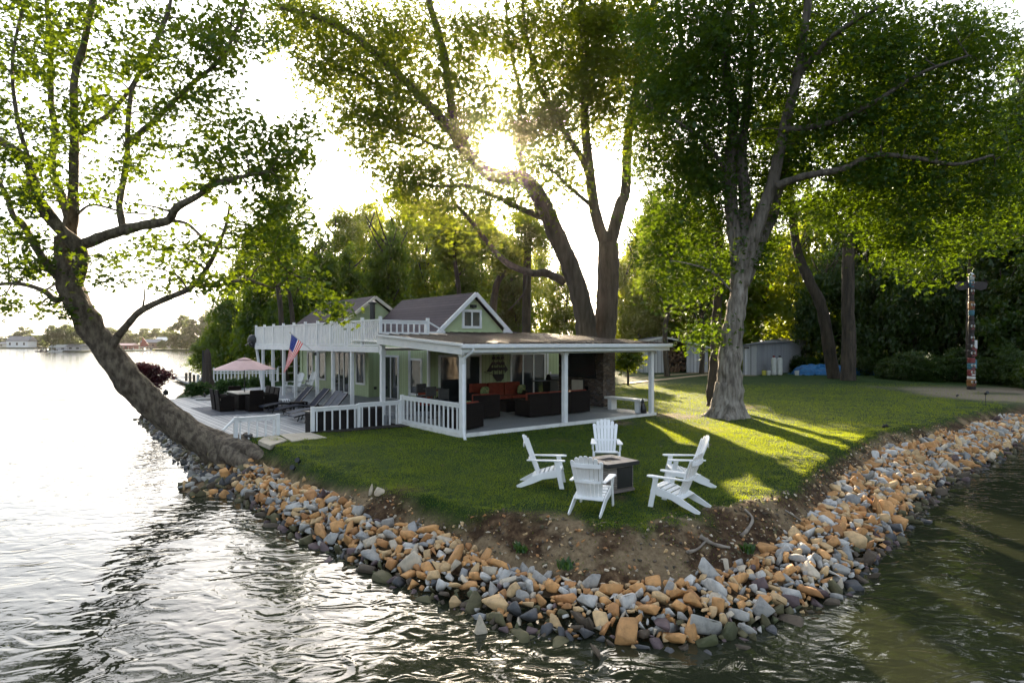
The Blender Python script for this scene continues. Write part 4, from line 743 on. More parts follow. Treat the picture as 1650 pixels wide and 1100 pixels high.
def lounger(label, loc, rz, sling, name='sun_lounger'):
    l_ = thing(name, label, 'sun lounger', loc, rz, 'sun loungers on the deck')
    def strip(pts, z, th, hw): 
        m_ = MB(); P = smooth_path([Vector((x, 0, zz)) for x, zz in pts], 3); vs = []
        for p in P: vs += [(p.x, -hw, p.z), (p.x, hw, p.z), (p.x, hw, p.z - th), (p.x, -hw, p.z - th)]
        fs = [(i * 4 + k, i * 4 + (k + 1) % 4, i * 4 + 4 + (k + 1) % 4, i * 4 + 4 + k) for i in range(len(P) - 1) for k in range(4)] + [(3, 2, 1, 0), (len(vs) - 4, len(vs) - 3, len(vs) - 2, len(vs) - 1)]
        return m_.add(vs, fs)
    strip([(-1.0, .26), (-.6, .33), (-.2, .36), (.15, .31), (.38, .30)], 0, .05, .28).build('seat_sling', M[sling], l_)
    strip([(.38, .32), (.6, .55), (.95, .95)], 0, .05, .28).build('backrest_sling', M[sling], l_)
    for y in (-.31, .285):
        m_ = MB(); P = smooth_path([Vector((x, y + .0125, z)) for x, z in ((-1.02, .24), (-.6, .31), (-.2, .34), (.15, .29), (.75, .27))], 3)
        for a_, b2 in zip(P, P[1:]): m_.beam(a_, b2, .035, .05)
        m_.build('side_rail', M['black'], l_); m_ = MB(); m_.beam((.38, y + .0125, .31), (.97, y + .0125, .95), .035, .045); m_.build('backrest_rail', M['black'], l_)
        for x, d_ in ((-.55, -.12), (-.3, .06), (.6, .1)): MB().beam((x, y + .0125, .3), (x + d_, y + .0125, 0), .03, .035).build('leg', M['black'], l_)
    return l_
l1 = lounger('slate blue sun lounger nearest the dining table', L(-1.35, 10.75, DZ), PHI, 'navy')
lounger('slate blue sun lounger beside the dark side table, second from the dining table', L(-1.15, 9.45, DZ), PHI, 'navy')
lounger('pale grey sun lounger third from the dining table', L(-1.25, 7.9, DZ), PHI + .05, 'greysling'); lounger('pale grey sun lounger nearest the planter boxes', L(-1.5, 6.9, DZ), PHI + .08, 'greysling')
stb = thing('side_table', 'small dark wicker side table between the two blue loungers', 'table', L(-1.1, 10.1, DZ), PHI); MB().box(-.3, .3, -.22, .22, .38, .42).build('table_top', M['wicker'], stb)
for x in (-.26, .26):
    for y in (-.18, .18): MB().box(x - .03, x + .03, y - .03, y + .03, 0, .38).build('leg', M['wicker'], stb)
tw = MB()
for k in range(4): tw.tube([(-.02 + k * .09, -.22, 0), (-.02 + k * .09, .22, 0)], .05, 8)
tw = tw.build('rolled_towel', grooves('striped_towel', (.75, .75, .75), (.72, .72, .72), 0, .09, .45, .9, .002), smooth=True); tw.location = L(-1.55, 10.75, .36); tw.rotation_euler = (0, 0, PHI); tag(tw, 'black and white striped towel on the lounger nearest the dining table', 'towel')
bbq = thing('satellite_dish', 'dark satellite dish on an arm at the far end of the balcony', 'satellite dish', L(-.25, 19.6, 2.75), PHI + 2.2); MB().lathe([(.02, 0), (.2, .03), (.33, .1), (.36, .16), (.33, .115), (.2, .045), (.02, .015)], 20).build('dish', M['darkmetal'], bbq, smooth=True).rotation_euler = (R(80), 0, 0); MB().beam((0, .05, -.1), (0, -.55, -.35), .03, .03).build('arm', M['greymetal'], bbq); MB().beam((0, .0, 0), (.1, .35, -.2), .04, .04).build('bracket', M['darkmetal'], bbq)
# mat
o = MB().box(-.4, .4, -.3, .3, 0, .015).build('doormat', 'browncloth'); o.location = L(2.1, 19.0, .202); o.rotation_euler = (0, 0, PHI); tag(o, 'brown doormat in front of the glazed door on the platform', 'doormat')
# flag
fg = thing('flag', 'stars and stripes flag hanging from a slanted pole on a balcony post', 'flag', (0, 0, 0)); A_ = L(-.1, 10.9, 2.25); B_ = at(468, 536.5, 25.2); MB().tube([A_, B_, B_ + (B_ - A_) * .02], .014, 8).build('flag_pole', M['tank'], fg); MB().tube([B_ + (B_ - A_) * .0, B_ + (B_ - A_) * .03], .028, 8).build('finial', M['tan'], fg); MB().box(A_.x - .05, A_.x + .05, A_.y - .05, A_.y + .05, A_.z - .08, A_.z + .05).build('bracket', M['darkmetal'], fg)
q0 = B_.lerp(A_, .04); q1 = B_.lerp(A_, .50)                 # hoist along the pole
def fpt(u, v):                                              # u along the fly (hanging down), v along the hoist
    top = q0.lerp(q1, v); dn = Vector((-.10 - .42 * v, -.05, -1.0)); ln = 1.52
    p = top + dn.normalized() * ln * u * (1 - .08 * v); f_ = .05 * math.sin(v * 9 + u * 2.5) * (u ** .6); return p + Vector((.45 * f_, -1.0 * f_, 0)) + Vector((-.12 * u * u, 0, .02))
NU, NV = 20, 26
def patch_(u0, u1, v0, v1, name, mat, off=0, nu=None, nv=None):
    nu = nu or max(2, int(NU * (u1 - u0) * 1.2)); nv = nv or 3; vs = [fpt(u0 + (u1 - u0) * i / nu, v0 + (v1 - v0) * j / nv) + Vector((0, -off, 0)) for i in range(nu + 1) for j in range(nv + 1)]
    return vs, [(i * (nv + 1) + j, i * (nv + 1) + j + 1, (i + 1) * (nv + 1) + j + 1, (i + 1) * (nv + 1) + j) for i in range(nu) for j in range(nv)]
M['flagred'] = leafmat('flag_red', [(.6, .015, .03), (.6, .015, .03)], .45, (.7, .01, .02)); M['flagblue'] = leafmat('flag_blue', [(.02, .04, .22), (.02, .04, .22)], .45, (.02, .04, .3)); M['flagwhite'] = leafmat('flag_white', [(.78, .76, .74), (.78, .76, .74)], .45, (.8, .78, .75))
for mm in ('flagred', 'flagblue', 'flagwhite'): pass
reds, whites, blue = MB(), MB(), MB()
for k in range(13):
    v0, v1 = k / 13, (k + 1) / 13; u0 = .4 if k < 7 else 0; (reds if k % 2 == 0 else whites).add(*patch_(u0, 1, v0, v1, '', '', nv=2))
blue.add(*patch_(0, .4, 0, 7 / 13, '', '', nv=14)); stars = MB()
cl = reds.build('red_stripes', M['flagred'], fg); whites.build('white_stripes', M['flagwhite'], fg); bl = blue.build('canton', M['flagblue'], fg)
for i in range(9):
    for j in range(11):
        if (i + j) % 2: continue
        uc, vc = .4 * (j + 1) / 12, 7 / 13 * (i + 1) / 10; pts = []
        for q in range(10):
            a = math.pi * q / 5; r = .0155 if q % 2 == 0 else .0065; pts.append(fpt(uc + r * math.cos(a) * .9, vc + r * math.sin(a) * 1.6) + Vector((0, -.006, 0)))
        stars.add(pts, [tuple(range(10))])
stars.build('star_pattern', M['flagwhite'], bl)
# ------------------------------------------------------------------ adirondack chairs
def adirondack(label, loc, rz, group, mat='plastic'):
    c = thing('adirondack_chair', label, 'garden chair', loc, rz, group); m_ = MB(); pr_ = [(.30, .37), (.20, .375), (.08, .34), (-.04, .30), (-.16, .265), (-.24, .24)]
    st = MB()
    for i in range(7):
        t = i / 6 * 5; k = min(int(t), 4); f_ = t - k; x = pr_[k][0] + (pr_[k + 1][0] - pr_[k][0]) * f_; z = pr_[k][1] + (pr_[k + 1][1] - pr_[k][1]) * f_; dx, dz = pr_[k + 1][0] - pr_[k][0], pr_[k + 1][1] - pr_[k][1]; q = math.hypot(dx, dz); dx, dz = dx / q, dz / q
        st.beam((x - dx * .038, 0, z - dz * .038), (x + dx * .038, 0, z + dz * .038), .53, .022)
    st.build('seat', M[mat], c, bevel=.004)
    b0 = Vector((-.20, 0, .24)); bd = Vector((-.36, 0, .93)).normalized(); bk = MB()
    lens = (.70, .77, .81, .825, .81, .77, .70)
    for i in range(7):
        y0 = (i - 3) * .066; y1 = (i - 3) * .088; ln = lens[i]; w0, w1 = .029, .040; nrm = Vector((.93, 0, .36)).normalized() * .012
        cv = Vector((.93, 0, .36)).normalized() * (.014 * (abs(i - 3)) ** 1.4 * .5)
        tipr = [(-1, 0), (-.85, .025), (-.4, .045), (.4, .045), (.85, .025), (1, 0)]
        pts = [b0 + cv + Vector((0, y0 - w0, 0)), b0 + cv + Vector((0, y0 + w0, 0))] + [b0 + cv + bd * (ln + t_[1] * .8) + Vector((0, y1 - t_[0] * w1, 0)) for t_ in tipr]
        bk.slab(pts, nrm * 2)
    bk.build('backrest', M[mat], c, bevel=.003)
    for k_, hw in ((.32, .25), (.63, .27)):
        p = b0 + bd * k_; q = [p + Vector((-.005, y, 0)) for y in (-hw, hw)]; bb = MB(); n_ = 8
        pts = [p + Vector((-.012 - .045 * math.cos((y / hw) * 1.5), y, 0)) for y in [(-hw + 2 * hw * i / n_) for i in range(n_ + 1)]] + [p + Vector((-.012, y, 0)) for y in (hw, -hw)]
        bb.slab(pts, (0, 0, .045 if k_ < .5 else .07)).build('back_brace', M[mat], c)
    for sg in (-1, 1):
        y = sg * .285; MB().slab([(.34, y - .012, .36), (.36, y - .012, .28), (.22, y - .012, .22), (-.05, y - .012, .18), (-.25, y - .012, .09), (-.50, y - .012, .0), (-.58, y - .012, .0), (-.6, y - .012, .04), (-.42, y - .012, .14), (-.2, y - .012, .26), (0, y - .012, .315), (.2, y - .012, .37), (.3, y - .012, .385)], (0, .024, 0)).build('back_leg', M[mat], c, bevel=.004)
        MB().slab([(.19, y + sg * .014, .56), (.29, y + sg * .014, .56), (.40, y + sg * .014, 0), (.30, y + sg * .014, 0)], (0, sg * .024, 0)).build('front_leg', M[mat], c, bevel=.004)
        yo = y + sg * .02; P2 = [(.40, yo - .05), (.42, yo), (.40, yo + .06), (.34, yo + .075), (.15, yo + .065), (-.1, yo + .045), (-.36, yo + .03), (-.38, yo - .03), (-.1, yo - .045), (.2, yo - .06), (.34, yo - .07)]
        P2 = [(x, yo + (yy - yo) * (1 if sg > 0 else 1)) for x, yy in P2]; MB().prism(P2, .56, .585).build('armrest', M[mat], c, bevel=.004)
        MB().slab([(.30, y + sg * .04, .55), (.22, y + sg * .04, .55), (.25, y + sg * .04, .42)], (0, sg * .02, 0)).build('arm_bracket', M[mat], c)
    return c
GA = 'white adirondack chairs around the fire table'
def sit(x, y): return Vector((x, y, gz(x, y) + .0))
a0 = adirondack('white slatted adirondack chair on the left, seen side on facing the fire table', sit(.68, 12.35), R(-8), GA); a0.scale = (.94, .94, .95)
dup(a0, sit(2.12, 14.0), R(-96), 'white slatted adirondack chair behind the fire table, facing the lake')
dup(a0, sit(1.40, 10.82), R(68), 'white slatted adirondack chair nearest the bare bank, its back to the lake')
dup(a0, sit(2.88, 10.98), R(143), 'white slatted adirondack chair right of the fire table, the nearer of the pair')
dup(a0, sit(3.48, 12.5), R(176), 'white slatted adirondack chair right of the fire table, the farther of the pair')
for (t, s, a, lb) in ((1.0, 16.6, 200, 'pale adirondack chair on the house platform behind the flag'), (1.9, 17.3, 190, 'pale adirondack chair on the house platform nearer the wall')):
    c = dup(a0, L(t, s, .2), PHI + R(a), lb); c['group'] = 'adirondack chairs on the house platform'
ft = thing('fire_table', 'square fire table with a stone-look top, wicker sides and dark steel door', 'fire table', sit(1.90, 12.1), R(33)); ft.scale = (.95, .95, .95)
M['tabletop'] = pm('grey_brown_stone_tile', (.22, .185, .165), (.16, .13, .12), 7, .5, .1); M['lightwicker'] = grooves('grey_brown_weave', (.30, .26, .22), (.19, .16, .135), 2, .035, .25, .7, .008)
tp = MB()
for bx_ in ((-.42, .42, -.42, -.16), (-.42, .42, .16, .42), (-.42, -.2, -.16, .16), (.2, .42, -.16, .16)): tp.box(*bx_, .60, .625)
tp.build('table_top', M['tabletop'], ft); tr_ = MB()
for bx_ in ((-.43, .43, -.43, -.40), (-.43, .43, .40, .43), (-.43, -.40, -.40, .40), (.40, .43, -.40, .40)): tr_.box(*bx_, .55, .622)
tr_.build('rim', M['darkmetal'], ft); MB().box(-.20, .20, -.16, .16, .50, .56).build('fire_tray', M['black'], ft); MB().box(-.34, .34, -.34, .34, .04, .58).build('body', M['lightwicker'], ft, bevel=.01); MB().box(-.36, .36, -.36, .36, .02, .07).build('plinth', M['tabletop'], ft); MB().box(-.10, .30, -.352, -.341, .1, .52).build('door', M['darkmetal'], ft); tk = MB()
for k in range(30): tk.box(*(lambda x, y: (x, x + .03, y, y + .03))(random.uniform(-.18, .14), random.uniform(-.14, .1)), .561, .575 + random.random() * .02)
tk.build('fire_glass', M['woodtan'], ft)
# small lawn lights
def spot(px, py, z, label, hh=.28, head=.05):
    p = gp(px, py, z); p.z = gz(p.x, p.y); s_ = thing('garden_light', label, 'garden light', p); MB().tube([(0, 0, -.05), (0, 0, hh)], .012, 6).build('stake', M['darkmetal'], s_); MB().tube([(0, .02, hh), (0, -head * 2, hh + head)], [head, head * 1.2], 10).build('lamp_head', M['black'], s_)
spot(473, 741, -.05, 'small black spotlight on the lawn by the leaning tree, nearer the lake', .1); spot(481, 739, -.05, 'small black spotlight on the lawn by the leaning tree, nearer the house', .1); spot(1588, 655, -.02, 'thin dark garden light on a stake in front of the carved pole', .55, .06); spot(1542, 640, 0, 'tiny pale light on the gravel left of the carved pole', .08, .04)
# ------------------------------------------------------------------ totem
tt = thing('totem_pole', 'tall carved and painted totem pole with spread wings and a white bird head', 'totem pole', sit(26.05, 35.2)); tt.scale = (.72, .72, 1); segs = []
zz = [(0, .2, 'totemwood', .30), (.2, .6, 'orange', .31), (.6, .75, 'tank', .28), (.75, 1.15, 'redpaint', .27), (1.15, 1.5, 'teal', .27), (1.5, 1.8, 'redpaint', .26), (1.8, 2.25, 'totemwood', .27), (2.25, 2.6, 'totemwood', .24), (2.6, 3.2, 'totemwood', .2), (3.2, 3.9, 'totemwood', .22), (3.9, 4.2, 'totemwood', .19), (4.2, 4.5, 'teal', .21), (4.5, 5.0, 'orange', .22), (5.0, 5.3, 'totemwood', .19), (5.3, 5.8, 'totemwood', .2), (5.8, 6.25, 'teal', .19)]
for a_, b2, mt, r in zz:
    mid = (a_ + b2) / 2; s_ = MB().lathe([(r * .86, a_), (r * 1.02, a_ + (b2-a_)*.2), (r, mid), (r * 1.03, b2 - (b2-a_)*.2), (r * .86, b2)], 14).build('carved_section', M[mt], tt, smooth=False)
    if mt != 'tank' and b2 - a_ > .33:
        for sx in (-1, 1): MB().tube([(sx * r * .42, -r * .82, mid + .05), (sx * r * .45, -r * 1.02, mid + .05)], [.075, .055], 10).build('eye', M['tank'], s_); MB().tube([(sx * r * .45, -r * 1.0, mid + .05), (sx * r * .46, -r * 1.06, mid + .05)], .03, 8).build('pupil', M['black'], s_)
        MB().box(-r * .5, r * .5, -r * 1.06, -r * .8, mid - .14, mid - .07).build('mouth', M['redpaint' if mt != 'redpaint' else 'tank'], s_); MB().tube([(0, -r * .9, mid + .06), (0, -r * 1.35, mid - .03)], [.06, .02], 6).build('beak', M['orange' if mt != 'orange' else 'black'], s_)
MB().tube([(0, 0, 6.2), (0, 0, 6.4), (0, -.02, 6.55), (0, -.03, 6.62)], [.2, .21, .17, .06], 12).build('bird_head', M['tank'], tt, smooth=True); MB().tube([(0, -.18, 6.44), (0, -.36, 6.40), (0, -.42, 6.3)], [.07, .05, .01], 8).build('beak', M['orange'], tt)
for sg in (-1, 1): MB().slab([(sg * .15, 0, 6.05), (sg * .5, 0, 6.12), (sg * 1.2, 0, 6.1), (sg * 1.3, 0, 5.95), (sg * 1.2, 0, 5.72), (sg * .8, 0, 5.62), (sg * .4, 0, 5.68), (sg * .15, 0, 5.75)], (0, .06, 0)).build('wing', M['totemwood'], tt)
for k, (x, z, mt) in enumerate(((.3, 2.3, 'tank'), (.26, 1.9, 'redpaint'), (.27, 1.2, 'teal'))): MB().box(x - .1, x + .12, -.1, .08, z, z + .5).build('carved_arm', M[mt], tt, bevel=.03)
# ------------------------------------------------------------------ sheds and yard things
zs = gz(12.5, 50)
s1_ = thing('storage_shed', 'long pale grey shed with a low gable and an open bay stacked with firewood', 'shed', (0, 0, 0)); zb = .16
xa, xb, xc, xd, xr = [(p - 825) / 1000 * 52 for p in (1028, 1076, 1106, 1141, 1072)]; ys = 52
def q2(x0, x1, y0, y1, z0, z1, name, mat, par, **k): return MB().box(x0, x1, y0, y1, z0, z1).build(name, M[mat], par, **k)
sh1w = MB(); sh1w.slab([(xa, ys, zb), (xb, ys, zb), (xb, ys, 3.05), (xr, ys, 3.12), (xa + 1.1, ys, 2.95), (xa, ys, 2.75)], (0, .08, 0)); sh1w.build('wall', M['greymetal'], s1_); sh1w = MB(); sh1w.slab([(xc, ys, zb), (xd, ys, zb), (xd, ys, 2.3), (xc, ys, 2.6)], (0, .08, 0)); sh1w.build('wall', M['greymetal'], s1_)
q2(xa, xd, ys + 6, ys + 6.08, zb, 2.2, 'wall', 'greymetal', s1_); q2(xa, xa + .08, ys + .08, ys + 6, zb, 2.7, 'wall', 'greymetal', s1_); q2(xd - .08, xd, ys + .08, ys + 6, zb, 2.3, 'wall', 'greymetal', s1_)
MB().slab([(xr - .1, ys - .25, 3.22), (xd + .25, ys - .25, 2.32), (xd + .25, ys + 6.3, 2.32), (xr - .1, ys + 6.3, 3.22)], (0, 0, -.06)).build('roof', M['shedroof'], s1_); MB().slab([(xr - .1, ys - .25, 3.225), (xr - .1, ys + 6.3, 3.225), (xa - .3, ys + 6.3, 2.75), (xa - .3, ys - .25, 2.75)], (0, 0, -.06)).build('roof_slope', M['shedroof'], s1_); MB().beam((xr - .1, ys - .28, 3.16), (xd + .25, ys - .28, 2.26), .04, .14).build('fascia', M['white'], s1_); MB().beam((xr - .1, ys - .28, 3.16), (xa - .3, ys - .28, 2.69), .04, .14).build('fascia', M['white'], s1_)
for xx in (xa + .7, xa + 1.5, xc + .7, xc + 1.2): q2(xx, xx + .06, ys - .02, ys - .003, zb, 2.35, 'batten', 'white', s1_)
fw_ = MB(); rw = random.Random(4)
for i in range(150):
    x = rw.uniform(xb + .1, xc - .1); z = zb + .08 + rw.random() * 2.0; fw_.tube([(x, ys + .15 + rw.random() * .2, z), (x, ys + .75, z)], rw.uniform(.05, .09), 6)
tag(fw_.build('firewood_pile', 'logs'), 'split firewood stacked in the open bay of the long shed', 'firewood', kind='stuff')
s2_ = thing('storage_shed', 'blue grey lean-to shed behind the big right-hand tree', 'shed', (0, 0, 0)); ye = 48.5; P0 = ((1197 - 825) * ye / 1000, ye); P1 = ((1219 - 825) * 48 / 1000, 48.0); P2 = ((1299 - 825) * 55 / 1000, 55.0); P3 = (P2[0] - (P1[0] - P0[0]) - .5, 56.2)
sw_ = MB()
for (a_, b2, za, zb2) in ((P0, P1, 2.45, 2.62), (P1, P2, 2.62, 2.85), (P2, P3, 2.85, 2.6), (P3, P0, 2.6, 2.45)): sw_.slab([(a_[0], a_[1], .1), (b2[0], b2[1], .1), (b2[0], b2[1], zb2), (a_[0], a_[1], za)], Vector((0, 0, 0)) + Vector((-(b2[1] - a_[1]), b2[0] - a_[0], 0)).normalized() * .06)
sw_.build('wall', M['bluegrey'], s2_); MB().slab([(P0[0] - .2, P0[1] - .15, 2.52), (P1[0] + .1, P1[1] - .2, 2.66), (P2[0] + .2, P2[1], 2.92), (P3[0] - .2, P3[1] + .2, 3.15)], (0, 0, -.07)).build('roof', M['shedroof'], s2_); MB().beam((P0[0] + .35, P0[1] - .17, .12), (P0[0] + .35, P0[1] - .17, 2.4), .5, .03, up=(0, 1, 0)).build('door', M['greymetal'], s2_); MB().box(P0[0] + .05, P0[0] + .4, P0[1] - .25, P0[1] - .12, 2.25, 2.38).build('lamp', M['darkmetal'], s2_)
o = MB().slab([(16.5, 47.2, .06), (23.8, 47.0, .06), (25, 53, .06), (17.0, 52, .06)], (0, 0, -.2)).build('shed_platform', 'woodtan'); o.location.z = .13; tag(o, 'low plank platform under the blue grey shed', 'platform')
for k, (A1, B1) in enumerate((((1010, 619.5), (1148, 604)), ((1010, 610.5), (1148, 600.5)))):
    a_ = gp(*A1, .08); b2 = gp(*B1, .16); o = MB().beam(a_, b2, .55, .07).build('boardwalk', 'woodtan'); o.location.z = .06; tag(o, ('nearer plank walkway crossing the lawn to the sheds', 'farther plank walkway crossing the lawn to the sheds')[k], 'walkway')
def yard(px, py, z, d): p = at(px, py, d); p.z = z; return p
for k, (px, lb) in enumerate(((1247, 'white gas cylinder with a red valve against the blue grey shed'), (1256.5, 'white gas cylinder with a black valve against the blue grey shed'))):
    g_ = thing('gas_cylinder', lb, 'gas cylinder', (at(px, 600, 48.0).x, 48.0, .2), 0, 'gas cylinders by the shed'); MB().lathe([(.15, 0), (.2, .05), (.2, 1.2), (.14, 1.33), (.05, 1.36)], 16).build('tank', M['tank'], g_); MB().lathe([(.09, 1.36), (.09, 1.5)], 10).build('valve', M['redpaint' if k == 0 else 'black'], g_)
for k, (px, mt, lb) in enumerate(((1231, 'yellow', 'yellow plastic bucket left of the gas cylinders'), (1238.5, 'tank', 'white plastic bucket next to the yellow bucket'), (1284, 'tank', 'white pail at the blue tarpaulin end of the shed'))):
    g_ = thing('bucket', lb, 'bucket', (at(px, 600, 47.8).x, 47.8, .2), 0, 'buckets by the shed'); MB().lathe([(.14, 0), (.17, .36), (.155, .36), (.13, .05)], 14).build('pail', M[mt], g_); MB().tube(smooth_path([(-.17, 0, .34), (-.12, -.12, .42), (.12, -.12, .42), (.17, 0, .34)], 3), .008, 5).build('handle', M['darkmetal'], g_)
bm = bmesh.new(); bmesh.ops.create_grid(bm, x_segments=120, y_segments=60, size=1)
for v in bm.verts:
    x, y = v.co.x, v.co.y; e = max(0, 1 - (abs(x) ** 2.5 + abs(y) ** 3)); hgt = (.95 - .45 * (x + 1) / 2) * e ** .5 + .30 * mn.noise(Vector((x * 3, y * 3, 1))) * e + .22 * abs(mn.noise(Vector((x * 8, y * 6, 3)))) + .10 * abs(mn.noise(Vector((x * 19, y * 15, 5))))
    v.co = Vector((x * 3.1 + .15 * mn.noise(Vector((x * 4, y * 4, 7))), y * 1.3 + .2 * mn.noise(Vector((x * 3, y * 5, 9))), max(hgt, .02) * 1.25))
me = bpy.data.meshes.new('tarp'); bm.to_mesh(me); bm.free(); me.polygons.foreach_set('use_smooth', [True] * len(me.polygons)); o = link(me, 'tarpaulin', M['tarp']); o.scale = (1.05, 1, .72); o.location = (at(1345, 600, 49).x, 49, .16); tag(o, 'crumpled bright blue tarpaulin heaped over things at the wood edge', 'tarpaulin')
lm = thing('lumber_pile', 'stack of pale planks lying behind the blue tarpaulin', 'lumber', (at(1395, 600, 49.5).x, 49.5, .2))
for k in range(6): MB().box(-1.8 + .1 * (k % 3), 1.9 - .15 * (k % 2), -.3 + .2 * (k % 3), -.12 + .2 * (k % 3), .1 + .12 * (k // 3), .2 + .12 * (k // 3)).build('plank', M['woodtan'], lm)
# ------------------------------------------------------------------ dock, picket fence, bits at the lake
dk2 = thing('boat_dock', 'low grey dock with a row of short posts beyond the hedge', 'dock', (0, 0, 0)); d0, d1 = at(292, 612, 62), at(345, 612, 47); d0.z = d1.z = -.75; MB().beam(d0, d1, 1.6, .15).build('dock_deck', M['deck2'], dk2)
for k in range(7):
    p = at(300 + 6.3 * k, 620, 55 - 1.8 * k); MB().tube([(p.x, p.y, -1.6), (p.x, p.y, .05 + .1 * (k % 2))], .12, 8).build('post', M['wood' if k < 3 else 'tank'], dk2)
pf = thing('picket_fence', 'white open picket fence behind the dark green hedge', 'fence', (0, 0, 0)); A2, B2 = at(345, 620, 41), at(447, 612, 41); A2.z = B2.z = 0
for z in (.12, .7, .84): MB().beam(A2 + Vector((0, 0, z)), B2 + Vector((0, 0, z)), .05, .08).build('rail', M['offwhite'], pf)
for k in range(19): q = A2.lerp(B2, k / 18); MB().box(q.x - .045, q.x + .045, q.y - .05, q.y - .03, 0, .84 if k % 4 else 1.06).build('picket', M['offwhite'], pf)
A3, B3 = at(448, 612, 41), at(500, 608, 44); A3.z = B3.z = .2; rf_ = thing('white_railing', 'white railing at the far end of the house platform', 'railing', (0, 0, 0))
for z in (.45, .9): MB().beam(A3 + Vector((0, 0, z)), B3 + Vector((0, 0, z)), .05, .09).build('rail', M['offwhite'], rf_)
for k in range(5): q = A3.lerp(B3, k / 4); MB().box(q.x - .06, q.x + .06, q.y - .06, q.y + .06, -.2, 1.05).build('post', M['offwhite'], rf_)
for k, (px, py, d, lb) in enumerate(((206 + 52, 590, 30.5, ''),)): pass
bh = thing('bird_feeder', 'small dark feeder on a thin pole beside the purple maple', 'bird feeder', (at(267, 640, 31).x, 31, -.9)); MB().tube([(0, 0, 0), (0, 0, 1.0)], .015, 6).build('pole', M['darkmetal'], bh); MB().lathe([(.06, .98), (.12, 1.0), (.12, 1.18), (.02, 1.28)], 8).build('housing', M['darkmetal'], bh)
pole = thing('utility_pole', 'short brown pole with a thin white mast behind the far roof', 'pole', (at(466, 520, 55).x, 55, 0)); MB().tube([(0, 0, 0), (0, 0, 5.4)], .14, 8).build('post', M['bark_dark'], pole); MB().tube([(.9, 0, 0), (.9, 0, 7.3)], .035, 6).build('mast', M['tank'], pole); MB().beam((0, 0, 4.4), (1.6, 0, 4.4), .05, .05).build('cross_arm', M['tank'], pole)
bu = thing('buoy', 'small dark channel buoy floating far out on the lake', 'buoy', (at(291, 590, 95).x, 95, WZ)); MB().lathe([(.3, -.1), (.32, .12), (.1, .3)], 12).build('float', M['concrete'], bu); MB().tube([(0, 0, .3), (0, 0, .5)], .03, 6).build('mast', M['darkmetal'], bu)
#@@PART5
# ------------------------------------------------------------------ foliage
def T_quad(): return np.array([(0, 0, 0), (-.32, .5, .08), (0, 1, 0), (.32, .5, .08)], float), np.array([(0, 1, 2, 3)])
def T_spray():                                       # three leaves on a twig
    v = [(0, 0, 0)]; f = []
    for a, l_ in ((0, 1.0), (55, .8), (-58, .8)):
        a = R(a); d = np.array([math.sin(a), math.cos(a)]); q = np.array([d[1], -d[0]]); k = len(v); v += [(*(d * l_ * .55 - q * .24), .06), (*(d * l_), -.05), (*(d * l_ * .55 + q * .24), .06)]; f.append((0, k, k + 1, k + 2))
    return np.array(v, float), np.array(f)
def T_star():
    v = [(0, .32, -.05)]; mids = []; tips = []; an = [-28, 28, 90, 152, 208]; ml = [(-90, .12), (5, .34), (59, .36), (121, .36), (175, .34), (270, .12)]
    for a, l_ in ml: v.append((l_ * math.cos(R(a)), .32 + l_ * math.sin(R(a)), .04))
    f = []
    for i, (a, l_) in enumerate(zip([-22, 33, 90, 147, 202], [.50, .62, .70, .62, .50])):
        v.append((l_ * math.cos(R(a)), .32 + l_ * math.sin(R(a)), -.04)); f.append((0, 1 + i, len(v) - 1, 2 + i))
    return np.array(v, float), np.array(f)
def leaves(P, size, T, seed=0, up=.6, jit=.35):
    rg = np.random.default_rng(seed); n = len(P); tv, tf = T
    nrm = rg.normal(size=(n, 3)); nrm[:, 2] = np.abs(nrm[:, 2]) * .8 + up; nrm /= np.linalg.norm(nrm, axis=1)[:, None]
    d = rg.normal(size=(n, 3)); d[:, 2] -= .35; d -= nrm * (d * nrm).sum(1)[:, None]; d /= np.linalg.norm(d, axis=1)[:, None]; x = np.cross(d, nrm)
    s = (size * (1 + jit * (rg.random(n) * 2 - 1)))[:, None, None]; Vt = P[:, None, :] + s * (tv[None, :, 0, None] * x[:, None, :] + tv[None, :, 1, None] * d[:, None, :] + tv[None, :, 2, None] * nrm[:, None, :])
    return Vt.reshape(-1, 3), (tf[None] + (np.arange(n) * len(tv))[:, None, None]).reshape(-1, tf.shape[1])
SUNV = np.array(SUN_DIR)
